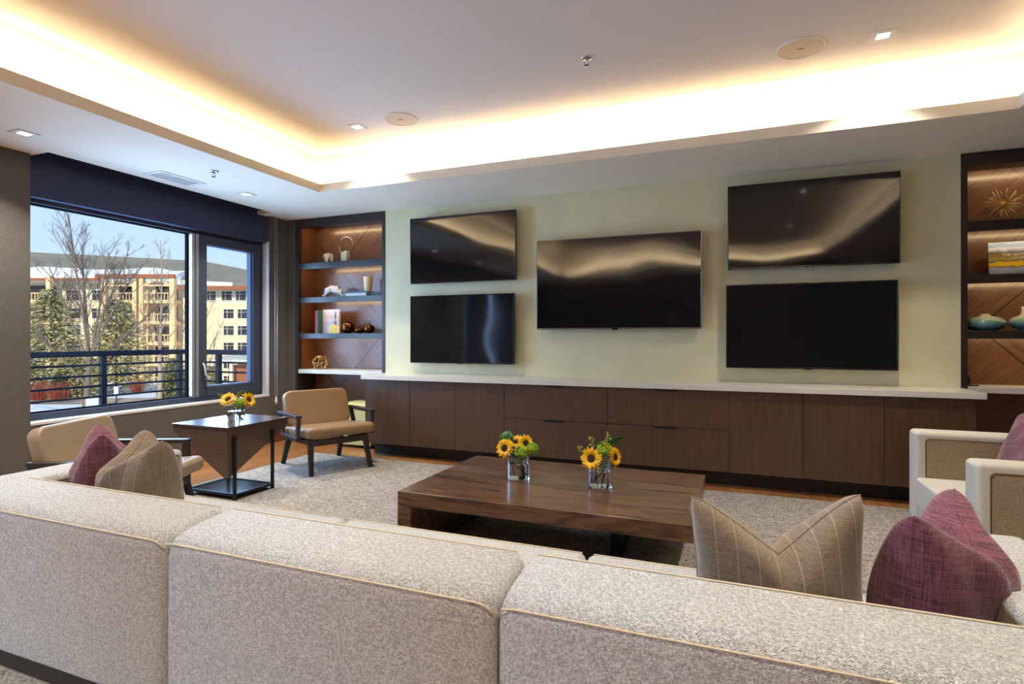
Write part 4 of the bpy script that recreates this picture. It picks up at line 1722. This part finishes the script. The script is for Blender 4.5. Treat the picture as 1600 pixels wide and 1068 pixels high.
for i in range(6):
    mb.lathe([(0, 0), (0.021, 0), (0.021, 0.105 - 0.012 * abs(i - 2)), (0.012, 0.118 - 0.012 * abs(i - 2)), (0, 0.118 - 0.012 * abs(i - 2))], 7, (i * 0.026 - 0.065, 0.012 * math.sin(i * 2), 0))
M['calcite'] = plain('yellow_calcite', srgb(238, 214, 136), 0.45, var=0.15, vscale=30)
tag(mb.build('mineral_cluster', M['calcite'], None, loc=(-4.66, YS - 0.10, S3)), 'pale yellow ribbed mineral block in front of the face-out book', 'decoration')
M['bronze'] = plain('bronze_glaze', srgb(110, 68, 36), 0.08, 1.0)
for (x, r_, h_, lab) in ((-4.515, 0.082, 0.150, 'largest of three shiny bronze glass apples, nearest the books'), (-4.35, 0.062, 0.070, 'small flattened shiny bronze glass apple in the middle of three'), (-4.20, 0.068, 0.110, 'medium shiny bronze glass apple at the right of three')):
    t = thing('bronze_apple', lab, 'decoration', (x, YS - 0.02, S3), group='bronze glass apples')
    mb = MB()
    pr = [(0, 0.002)] + [(r_ * (math.sin(PI * k / 14) ** 0.75), h_ * (0.5 - 0.5 * math.cos(PI * k / 14) * (1 if k < 10 else 0.93))) for k in range(1, 14)] + [(0, h_ * 0.86)]
    mb.lathe(pr, 32)
    mb.build('body', M['bronze'], t, smooth=True)
    mb = MB()
    mb.tube([(0, 0, h_ * 0.85), (0.003, 0, h_ + 0.02), (0.010, 0, h_ + 0.05 * r_ / 0.08)], 0.005, 8, 0.0065)
    mb.build('stalk', M['bronze'], t, smooth=True)

# gold wire icosahedron
phi = (1 + 5 ** 0.5) / 2
IV = []
for a in (-1, 1):
    for b_ in (-phi, phi):
        IV += [(0, a, b_), (a, b_, 0), (b_, 0, a)]
q = Vector((0, 0, 1)).rotation_difference(Vector((1, 1, 1)))
fN = Vector((1, 1, 1)).normalized().rotation_difference(Vector((0, 0, -1)))
IVr = [(fN @ Vector(v)) * 0.054 for v in IV]
zmin = min(v.z for v in IVr)
mb = MB()
for i in range(12):
    for j in range(i):
        if abs((Vector(IV[i]) - Vector(IV[j])).length - 2) < 0.01:
            mb.tube([IVr[i] - Vector((0, 0, zmin)), IVr[j] - Vector((0, 0, zmin))], 0.0036, 6)
tag(mb.build('wire_polyhedron', M['gold'], None, smooth=True, loc=(-4.93, YS - 0.05, S4 + 0.003), rot=(0, 0, R(35))), 'gold wire polyhedron on the white stone shelf of the left bookcase', 'decoration')

# ------------------------------------------------------------------ right bookcase decorations
t = thing('starburst', 'gold starburst ornament of thin rods on the top right shelf', 'decoration', (2.03, YS, S1 + 0.15))
mb = MB()
mb.lathe([(0.024 * math.sin(PI * k / 10), -0.024 * math.cos(PI * k / 10)) for k in range(11)], 16)
mb.build('hub', M['gold'], t, smooth=True)
mb = MB()
rr = random.Random(8)
nr = 46
for i in range(nr):
    z_ = 1 - 2 * (i + 0.5) / nr
    a = i * 2.39996
    s_ = math.sqrt(1 - z_ * z_)
    d_ = Vector((s_ * math.cos(a), s_ * math.sin(a), z_))
    L = 0.148 * rr.uniform(0.85, 1.0)
    if d_.z < 0:
        L = min(L, 0.146 / max(0.01, -d_.z))
    mb.tube([d_ * 0.02, d_ * L], 0.0032, 5)
mb.build('rods', M['gold'], t, smooth=True)


def parks_cover():
    m, nt, b = newmat('landscape_cover_print')
    tc = N(nt, 'ShaderNodeTexCoord')
    s = N(nt, 'ShaderNodeSeparateXYZ')
    nt.links.new(tc.outputs['Object'], s.inputs[0])
    nz = noise(nt, coords(nt, (1, 1, 1.5)), 16, 5, 0.65)
    z = mth(nt, 'ADD', s.outputs['Z'], mth(nt, 'MULTIPLY', mth(nt, 'SUBTRACT', nz, 0.5), 0.06))
    base = ramp(nt, mth(nt, 'DIVIDE', z, 0.275), [(0.0, srgb(120, 130, 150)), (0.2, srgb(180, 186, 200)), (0.24, srgb(120, 90, 30)), (0.27, srgb(236, 196, 40)), (0.38, srgb(230, 186, 30)), (0.42, srgb(96, 92, 70)), (0.47, srgb(180, 160, 90)), (0.55, srgb(140, 116, 60)), (0.68, srgb(110, 96, 60)), (0.72, srgb(150, 164, 190)), (0.80, srgb(226, 230, 238)), (0.88, srgb(150, 180, 220)), (1.0, srgb(200, 214, 232))])
    nt.links.new(base, b.inputs['Base Color'])
    b.inputs['Roughness'].default_value = 0.3
    return m


M['parks'] = parks_cover()
t = thing('landscape_book', 'wide landscape photography book leaning on the second shelf of the right bookcase', 'book', (2.16, YS - 0.04, S2 + 0.001), 0)
t.rotation_euler = (R(-10), 0, R(-6))
mb = MB()
mb.box(-0.23, 0.23, -0.015, -0.012, 0, 0.275)
mb.box(-0.23, 0.23, 0.012, 0.015, 0, 0.275)
mb.box(-0.23, -0.227, -0.012, 0.012, 0, 0.275)
mb.build('cover', M['parks'], t)
mb = MB()
mb.box(-0.227, 0.226, -0.012, 0.012, 0.003, 0.272)
mb.build('pages', M['pages'], t)
text('title_lettering', 'THE NATIONAL PARKS', 0.032, M['bk_white'], t, (0.02, -0.0155, 0.165), (R(90), 0, 0), 0.0004)
text('subtitle_lettering', 'AN AMERICAN', 0.022, M['bk_white'], t, (0.0, -0.0155, 0.140), (R(90), 0, 0), 0.0004, 1.1)


def glaze(name):
    m, nt, b = newmat(name)
    tc = N(nt, 'ShaderNodeTexCoord')
    s = N(nt, 'ShaderNodeSeparateXYZ')
    nt.links.new(tc.outputs['Object'], s.inputs[0])
    nz = noise(nt, coords(nt), 60, 4, 0.7)
    z = mth(nt, 'ADD', mth(nt, 'MULTIPLY', s.outputs['Z'], 5.0), mth(nt, 'MULTIPLY', nz, 0.35))
    nt.links.new(ramp(nt, z, [(0.15, srgb(58, 96, 112)), (0.55, srgb(112, 150, 140)), (0.85, srgb(196, 190, 150))]), b.inputs['Base Color'])
    b.inputs['Roughness'].default_value = 0.15
    return m


M['glaze'] = glaze('sea_green_glaze')
mb = MB()
mb.lathe([(0, 0), (0.075, 0)] + [(0.137 * math.cos(a_) ** 0.8, 0.060 + 0.062 * math.sin(a_)) for a_ in [R(-62 + 9.5 * k_) for k_ in range(15)]] + [(0.033, 0.124), (0.028, 0.140), (0.022, 0.140), (0.022, 0.128), (0, 0.128)], 48)
tag(mb.build('squat_vase', M['glaze'], None, smooth=True, loc=(1.905, YS - 0.02, S3)), 'squat wide sea-green glazed vase with a tiny neck on the right bookcase', 'vase')
mb = MB()
mb.lathe([(0, 0), (0.05, 0), (0.048, 0.008)] + [(0.102 * math.cos(a_) ** 0.85, 0.066 + 0.058 * math.sin(a_)) for a_ in [R(-60 + 9 * k_) for k_ in range(15)]] + [(0.030, 0.130), (0.024, 0.15), (0.022, 0.17), (0.024, 0.195), (0.018, 0.195), (0.018, 0.15), (0, 0.15)], 40)
tag(mb.build('bottle_vase', M['glaze'], None, smooth=True, loc=(2.165, YS - 0.02, S3)), 'round sea-green glazed vase with a narrow bottle neck on the right bookcase', 'vase')
t = thing('photo_easel', 'small dark metal easel at the left end of the right stone shelf', 'decoration', (1.80, YS - 0.06, S4))
mb = MB()
mb.bar((-0.05, 0, 0.004), (0.04, -0.02, 0.004), 0.02, 0.008)
mb.bar((-0.045, 0, 0.004), (-0.02, 0.0, 0.09), 0.012, 0.008)
mb.build('stand', M['metal'], t)
mb = MB()
mb.box(-0.05, -0.01, -0.012, -0.004, 0.01, 0.07, Matrix.Rotation(R(-15), 4, 'X'))
mb.build('plate', M['metal'], t)

# ------------------------------------------------------------------ outside
M['rail'] = plain('railing_steel', srgb(62, 64, 78), 0.45, 0.3)
t = thing('balcony_railing', 'dark metal balcony railing with horizontal bars outside the window', 'railing', (0, 0, 0))
RXo, RYc = -7.0, 5.40


def rail_tubes(mb, z, r):
    mb.tube([(RXo, -3, z), (RXo, RYc - 0.02, z), (RXo + 0.02, RYc, z), (-5.72, RYc, z)], r, 10)


mb = MB()
mb.box(RXo - 0.035, RXo + 0.035, -3, RYc + 0.035, 1.085, 1.15)
mb.box(RXo + 0.035, -5.70, RYc - 0.035, RYc + 0.035, 1.085, 1.15)
mb.build('handrail', M['rail'], t, bevel=0.02, seg=3)
for i in range(6):
    mb = MB()
    rail_tubes(mb, 0.985 - i * 0.125, 0.013)
    mb.build('horizontal_bar', M['rail'], t, smooth=True)
for (x, y) in ((RXo, -1.4), (RXo, 0.5), (RXo, 2.45), (RXo, 4.41), (RXo, RYc), (-6.28, RYc)):
    mb = MB()
    mb.box(x - 0.028, x + 0.028, y - 0.028, y + 0.028, -0.05, 1.085)
    mb.build('post', M['rail'], t)
mb = MB()
mb.box(-7.15, -5.70, -3, 5.6, -0.30, -0.05)
tag(mb.build('balcony_slab', plain('balcony_concrete', srgb(150, 148, 146), 0.9), None), kind='structure')

FWD = Vector((-math.sin(YAW), math.cos(YAW), 0))
RGT = Vector((math.cos(YAW), math.sin(YAW), 0))


def site(r_, f_, z_=0.0):
    v = RGT * r_ + FWD * f_
    return (v.x, v.y, z_)


def ground_z(f_):
    return -2.6 - 2.6 * (f_ - 25) / 60.0


M['snow'] = plain('snow', srgb(236, 238, 244), 0.8, bumps=(1.5, 0.25))
M['road'] = plain('wet_road', srgb(190, 166, 140), 0.9, var=0.15, vscale=0.6)
mb = MB()
for f0, f1, r0, r1 in ((8, 110, -130, 10),):
    mb.poly([site(r0, f0, ground_z(f0)), site(r1, f0, ground_z(f0)), site(r1, f1, ground_z(f1)), site(r0, f1, ground_z(f1))])
struct('ground', mb, M['snow'])
mb = MB()
pts = []
for i in range(21):
    r_ = -75 + i * 3.2
    f_ = 44 + 3 * math.sin(i * 0.35)
    pts.append((r_, f_))
for (a, b_) in zip(pts[:-1], pts[1:]):
    mb.poly([site(a[0], a[1] - 3, ground_z(a[1] - 3) + 0.05), site(b_[0], b_[1] - 3, ground_z(b_[1] - 3) + 0.05), site(b_[0], b_[1] + 3, ground_z(b_[1] + 3) + 0.05), site(a[0], a[1] + 3, ground_z(a[1] + 3) + 0.05)])
struct('road', mb, M['road'])

# hotel-like building across the street, local x along its front, y away from us
HB = thing('lodge_building', 'ochre four-storey lodge with timber balconies and a snowy roof across the street', 'building', site(0, 85), YAW)
M['stucco'] = plain('ochre_stucco', srgb(226, 202, 164), 0.9, var=0.05, vscale=1)
M['siding'] = plain('cream_siding', srgb(226, 216, 184), 0.9, var=0.04, vscale=2)
M['timber'] = plain('ochre_timber', srgb(224, 190, 144), 0.8, var=0.08, vscale=2)
M['fascia'] = plain('red_brown_fascia', srgb(150, 88, 58), 0.8)
M['shingle'] = plain('grey_green_shingle', srgb(126, 122, 112), 0.95, var=0.12, vscale=4)
M['winglass'] = plain('dark_window_glass', srgb(52, 44, 42), 0.1)
M['wintrim'] = plain('window_trim_white', srgb(232, 228, 214), 0.7)
sx = lambda u: (u - 800) * 85 / 880.0
sz = lambda v: 1.3 + (528 - v) * 85 / 880.0
mb = MB()
mb.box(-100, -30, 0, 14, -10, sz(475))
mb.build('wall', M['stucco'], HB)
mb = MB()
mb.box(-100, -30, 0.05, 14, sz(475), sz(440))
mb.build('upper_wall', M['siding'], HB)
mb = MB()
zr0, zr1, zr2 = sz(391), sz(409), sz(446)
# roof: main slope, dropping toward the right hip
A0, B0 = (-100, -1.6, sz(439)), (sx(286), -1.6, sz(437))
C0, D0 = (sx(272), 8, sz(405) + 0.5), (-100, 8, sz(386) + 1.2)
mb.prism([A0, B0, C0, D0], (0, 0, 0.35))
mb.prism([(sx(286), -1.6, sz(446)), (-28, -1.6, sz(450)), (-34, 8, sz(440)), (sx(300), 8, sz(412)), (sx(272), 8, sz(405) + 0.5)], (0, 0, 0.35))
mb.build('roof', M['shingle'], HB)
mb = MB()
rr = random.Random(3)


def snowstrip(x0, x1, zl0, zl1, zh0, zh1, y0=-1.75, y1=3.0, n=26, depth=0.45):
    low, high = [], []
    for i in range(n + 1):
        s_ = i / n
        x = x0 + (x1 - x0) * s_
        low.append((x, y0, zl0 + (zl1 - zl0) * s_))
        k = 0.75 + 0.25 * math.sin(i * 0.9) + rr.uniform(-0.1, 0.1)
        high.append((x, y0 + (y1 - y0) * k, (zl0 + (zl1 - zl0) * s_) + ((zh0 + (zh1 - zh0) * s_) - (zl0 + (zl1 - zl0) * s_)) * k))
    for i in range(n):
        mb.prism([low[i], low[i + 1], high[i + 1], high[i]], (0, 0, depth))


snowstrip(-100, sx(286), sz(439), sz(437), sz(408), sz(424), depth=0.75)
snowstrip(sx(286), sx(372), sz(446), sz(449), sz(436), sz(446), depth=0.6)
mb.build('roof_snow', M['snow'], HB)
mb = MB()
mb.box(-100, sx(168), -1.8, -1.4, sz(441), sz(436))
mb.box(sx(168), sx(288), -2.6, -2.2, sz(437), sz(431))
mb.box(sx(288), -28, -1.8, -1.4, sz(454), sz(448))
mb.build('fascia_board', M['fascia'], HB)


def bld_window(x, z, w, h):
    mb = MB()
    mb.box(x - w / 2 - 0.12, x + w / 2 + 0.12, -0.12, 0.02, z - 0.12, z + h + 0.12)
    f = mb.build('window', M['wintrim'], HB)
    mb = MB()
    mb.box(x - w / 2, x - 0.04 - w * 0.15, -0.16, -0.13, z, z + h * 0.66)
    mb.box(x + 0.04 - w * 0.15, x + w / 2, -0.16, -0.13, z, z + h * 0.66)
    mb.box(x - w / 2, x - 0.04 - w * 0.15, -0.16, -0.13, z + h * 0.70, z + h)
    mb.box(x + 0.04 - w * 0.15, x + w / 2, -0.16, -0.13, z + h * 0.70, z + h)
    mb.build('pane', M['winglass'], f)


rows = [469, 497, 523, 549, 575, 601]
for (u, w) in ((331, 1.3), (355, 1.5), (377, 1.5), (398, 1.5)):
    for i, v in enumerate(rows[:6]):
        if u == 331 and i:
            continue
        bld_window(sx(u + (3 if i and u > 340 else 0)), sz(v), w, 1.35)
for u in (116, 156):
    for v in rows:
        bld_window(sx(u), sz(v), 2.1, 1.5)
for (ua, ub) in ((184, 227), (240, 281), (20, 93)):
    for v in (470, 502, 534, 566, 598):
        xa, xb = sx(ua), sx(ub)
        z_ = sz(v)
        mb = MB()
        mb.box(xa - 0.3, xb + 0.3, -2.2, 0, z_ - 0.45, z_)
        mb.box(xa, xb, -2.2, -2.08, z_ + 0.95, z_ + 1.1)
        n_ = max(2, int((xb - xa) / 0.45))
        for i in range(n_ + 1):
            x = xa + (xb - xa) * i / n_
            mb.box(x - 0.05, x + 0.05, -2.2, -2.1, z_, z_ + 1.0)
        mb.build('balcony', M['timber'], HB)
        mb = MB()
        mb.box(xa + 0.3, xb - 0.3, -0.08, -0.02, z_ + 0.1, z_ + 2.3)
        mb.build('balcony_door', M['winglass'], HB)
for u, w in ((180, 0.75), (227, 0.6), (237, 0.6), (284, 0.75), (96, 0.6)):
    mb = MB()
    mb.box(sx(u) - w / 2, sx(u) + w / 2, -2.5, -1.9, -9, sz(434))
    mb.build('timber_column', M['timber'], HB)
for (ua, ub) in ((184, 227), (240, 281)):
    mb = MB()
    xa, xb = sx(ua), sx(ub)
    xm = (xa + xb) / 2
    mb.bar((xa, -2.3, sz(448)), (xm, -2.3, sz(438)), 0.25, 0.3)
    mb.bar((xb, -2.3, sz(448)), (xm, -2.3, sz(438)), 0.25, 0.3)
    mb.bar((xa, -2.3, sz(448)), (xb, -2.3, sz(448)), 0.2, 0.25)
    mb.build('truss', M['timber'], HB)

# pergola in front of the lodge
t = thing('pergola', 'white slatted pergola in front of the lodge at the right edge of the window', 'pergola', site(0, 62), YAW)
px = lambda u: (u - 800) * 62 / 880.0
pz = lambda v: 1.3 + (528 - v) * 62 / 880.0
mb = MB()
mb.box(px(330), px(392), -0.2, 0, pz(566), pz(562))
mb.box(px(330), px(392), 3.8, 4.0, pz(562), pz(558))
for i in range(18):
    x = px(332) + i * 0.26
    mb.bar((x, -0.3, pz(562) + 0.1), (x + 0.3, 4.2, pz(555)), 0.10, 0.14)
mb.build('slatted_roof', M['wintrim'], t)
for u in (333, 362, 390):
    mb = MB()
    mb.box(px(u) - 0.15, px(u) + 0.15, -0.2, 0.1, -7.5, pz(564))
    mb.build('post', M['siding'], t)
mb = MB()
mb.box(px(350), px(392), 1.0, 3.6, -7.5, pz(571))
mb.build('shed', M['fascia'], t)

# trees ---------------------------------------------------------------
M['bark'] = plain('pale_bark', srgb(166, 146, 128), 0.9, var=0.25, vscale=6)
M['barkdark'] = plain('dark_bark', srgb(120, 104, 94), 0.9, var=0.2, vscale=6)


def bare_tree(label, u, f_, base_v, top_v, seed, fork=True, thick=0.16, spread=1.0, mat=None, twigs=1.0):
    rr = random.Random(seed)
    r_ = (u - 800) * f_ / 880.0
    gz = 1.3 + (528 - base_v) * f_ / 880.0
    H = (base_v - top_v) * f_ / 880.0
    t = thing('bare_tree', label, 'tree', site(r_, f_, gz), YAW, 'bare trees outside')
    mb = MB()
    mbt = MB()

    def limb(p, d, L, rad, depth, tgt=None):
        k = 6 if depth < 2 else 3
        pts = [Vector(p)]
        q = Vector(p)
        dd = Vector(d).normalized()
        for i in range(k):
            dd = (dd + Vector((rr.uniform(-1, 1), rr.uniform(-1, 1), rr.uniform(0.0, 0.9))) * (0.06 if depth < 2 else 0.14)).normalized()
            q = q + dd * L / k
            pts.append(Vector(q))
        (tgt or mb).tube(pts, rad, 6 if depth < 2 else 3, rad * (0.35 if depth else (0.5 if fork else 0.12)), cap=False)
        return pts

    def side(pts, L, rad, depth):
        if depth > 4 or L < 0.25:
            return
        n = int((14, 9, 6, 3)[min(3, depth - 1)] * twigs)
        for i in range(n):
            s_ = rr.uniform(0.25, 0.98)
            x = s_ * (len(pts) - 1)
            k = min(len(pts) - 2, int(x))
            c_ = pts[k].lerp(pts[k + 1], x - k)
            ax = (pts[k + 1] - pts[k]).normalized()
            a = rr.uniform(0, 2 * PI)
            sd = Vector((math.cos(a), math.sin(a), 0.1))
            d_ = (ax * 0.8 + sd * rr.uniform(0.4, 0.8)).normalized()
            l2 = L * rr.uniform(0.22, 0.42) * (1.15 - 0.5 * s_)
            r2 = max(0.006, rad * 0.34)
            side(limb(c_, d_, l2, r2, depth), l2, r2, depth + 1)

    if fork:
        tr = limb((0, 0, 0), (0, 0, 1), H * 0.26, thick, 0, mbt)
        top = tr[-1]
        ang = [0.0, 0.22, -0.25, 0.5, -0.5, 0.75, -0.85, 0.12, -0.1]
        for i, a in enumerate(ang):
            a = a * spread
            st = tr[-1] if i < 5 else tr[3 + i % 3]
            d_ = Vector((math.sin(a), rr.uniform(-0.35, 0.35), math.cos(a)))
            L = H * 0.74 * (1.0 - 0.42 * abs(a)) * rr.uniform(0.85, 1.0)
            if i == 0:
                L = H * 0.76
            side(limb(st, d_, L, thick * 0.42, 1), L, thick * 0.34, 1)
    else:
        tr = limb((0, 0, 0), (0, 0, 1), H * 0.97, thick, 0, mbt)
        for i in range(17):
            s_ = 0.22 + 0.74 * i / 16
            x = s_ * (len(tr) - 1)
            k = min(len(tr) - 2, int(x))
            c_ = tr[k].lerp(tr[k + 1], x - k)
            a = i * 2.4 + rr.uniform(-0.4, 0.4)
            d_ = Vector((math.cos(a) * 0.6 * spread, math.sin(a) * 0.6 * spread, 0.8))
            L = H * 0.40 * (1.05 - s_) * rr.uniform(0.8, 1.1) + 0.5
            side(limb(c_, d_, L, thick * 0.30 * (1.1 - s_ * 0.7), 1), L, thick * 0.22, 2)
    mbt.build('trunk', mat or M['bark'], t, smooth=True, recalc=False)
    mb.build('branches', mat or M['bark'], t, smooth=True, recalc=False)
    return t


bare_tree('tall bare tree with a low fork and a wide crown behind the railing', 134, 34, 642, 342, 5, True, 0.20, 1.0, M['barkdark'])
bare_tree('slender bare tree left of the window mullion', 250, 36, 636, 368, 8, False, 0.15, 0.9)
bare_tree('slim bare tree at the left edge of the casement pane', 317, 30, 655, 410, 12, False, 0.11, 0.8, M['barkdark'])

M['needles'] = plain('snow_dusted_needles', srgb(168, 160, 100), 0.9, var=0.45, vscale=3)
M['needlesnow'] = plain('needle_snow', srgb(216, 214, 196), 0.9)


def spruce(label, u, f_, base_v, top_v, wpx, seed):
    rr = random.Random(seed)
    r_ = (u - 800) * f_ / 880.0
    gz = 1.3 + (528 - base_v) * f_ / 880.0
    H = (base_v - top_v) * f_ / 880.0
    W = wpx * f_ / 880.0 / 2
    t = thing('evergreen_tree', label, 'tree', site(r_, f_, gz), YAW, 'evergreens outside')
    mb = MB()
    n = 6000
    for i in range(n):
        s_ = rr.random() ** 1.25
        z_ = H * (0.06 + 0.94 * s_)
        rad = W * (1 - s_) ** 0.55 * rr.uniform(0.25, 1.05)
        a = rr.uniform(0, 2 * PI)
        c_ = Vector((rad * math.cos(a), rad * math.sin(a), z_ - 0.12 * rad))
        o_ = Vector((math.cos(a), math.sin(a), rr.uniform(-0.5, 0.3)))
        L = rr.uniform(0.25, 0.6) * (0.5 + W * 0.16)
        side = Vector((-math.sin(a), math.cos(a), rr.uniform(-0.4, 0.4))) * L * 0.22
        mb.mi = 1 if rr.random() < 0.25 else 0
        mb.poly([c_ - side, c_ + o_ * L * 0.6 - side * 0.4 + Vector((0, 0, 0.04)), c_ + o_ * L, c_ + side])
    mb.build('foliage', [M['needles'], M['needlesnow']], t, recalc=False)
    mb = MB()
    mb.tube([(0, 0, 0), (0, 0, H * 0.9)], 0.16, 6, 0.03)
    mb.build('trunk', M['barkdark'], t)
    return t


spruce('broad snow-dusted evergreen at the left of the window view', 80, 52, 616, 452, 120, 1)
spruce('broad snow-dusted evergreen in the middle of the left pane', 182, 54, 612, 468, 110, 2)
spruce('small evergreen left of the road behind the railing', 112, 46, 622, 548, 60, 3)
spruce('low evergreen behind the mullion beyond the railing', 272, 44, 626, 560, 44, 4)
spruce('low rounded evergreen seen through the casement bars', 330, 40, 634, 572, 40, 5)
spruce('low evergreen at the far left above the red bushes', 48, 42, 628, 552, 44, 6)

M['redbush'] = plain('red_twig', srgb(150, 76, 62), 0.9, var=0.3, vscale=5)


def bush(label, u, f_, v, wpx, seed):
    rr = random.Random(seed)
    r_ = (u - 800) * f_ / 880.0
    gz = 1.3 + (528 - v) * f_ / 880.0
    W = wpx * f_ / 880.0 / 2
    mb = MB()
    for i in range(260):
        a = rr.uniform(0, 2 * PI)
        k = rr.uniform(0.1, 1)
        mb.tube([(k * W * 0.5 * math.cos(a), k * W * 0.4 * math.sin(a), 0), (k * W * math.cos(a), k * W * math.sin(a), rr.uniform(0.5, 1.5))], 0.010, 3, 0.004, cap=False)
    tag(mb.build('twiggy_bush', M['redbush'], None, loc=site(r_, f_, gz), recalc=False), label, 'bush', 'red bushes by the road')


bush('reddish twiggy bush left of the tall bare tree by the road', 92, 39, 626, 44, 1)
bush('reddish twiggy bush at the far left by the road', 60, 40, 625, 40, 2)
bush('reddish bush right of the road sign by the lodge', 215, 52, 613, 30, 3)

# lamp post and sign by the road
t = thing('road_sign', 'small rectangular sign on a thin post beside the road', 'sign', site((182 - 800) * 32 / 880.0, 32, -2.95), YAW)
mb = MB()
mb.tube([(0, 0, 0), (0, 0, 1.6)], 0.03, 8)
mb.build('post', M['metal'], t)
mb = MB()
mb.box(-0.12, 0.12, -0.04, -0.02, 1.05, 1.5)
mb.build('panel', M['wintrim'], t)
M['canvas'] = plain('shade_blue_canvas', srgb(196, 206, 228), 0.8)  # white covers tinted blue, the building's shade put into their colour
# snow-topped round covers on the terrace below
t = thing('patio_umbrella', 'pale domed patio umbrella below the railing at the lower left of the window', 'umbrella', site((66 - 800) * 20 / 880.0, 20, -3.0), YAW)
mb = MB()
mb.lathe([(1.05, 1.30), (0.9, 1.48), (0.55, 1.72), (0.25, 1.84), (0, 1.88)], 16)
mb.build('canopy', M['canvas'], t, smooth=True)
mb = MB()
mb.tube([(0, 0, 0), (0, 0, 1.86)], 0.03, 8)
mb.build('pole', M['metal'], t)
t = thing('barbecue_cover', 'pale covered box with a rounded top beyond the railing beside the tree trunk', 'cover', site((148 - 800) * 24 / 880.0, 24, -3.2), YAW)
mb = MB()
mb.box(-0.28, 0.28, -0.2, 0.2, 0, 2.0)
mb.build('body', M['canvas'], t, bevel=0.08, seg=4)
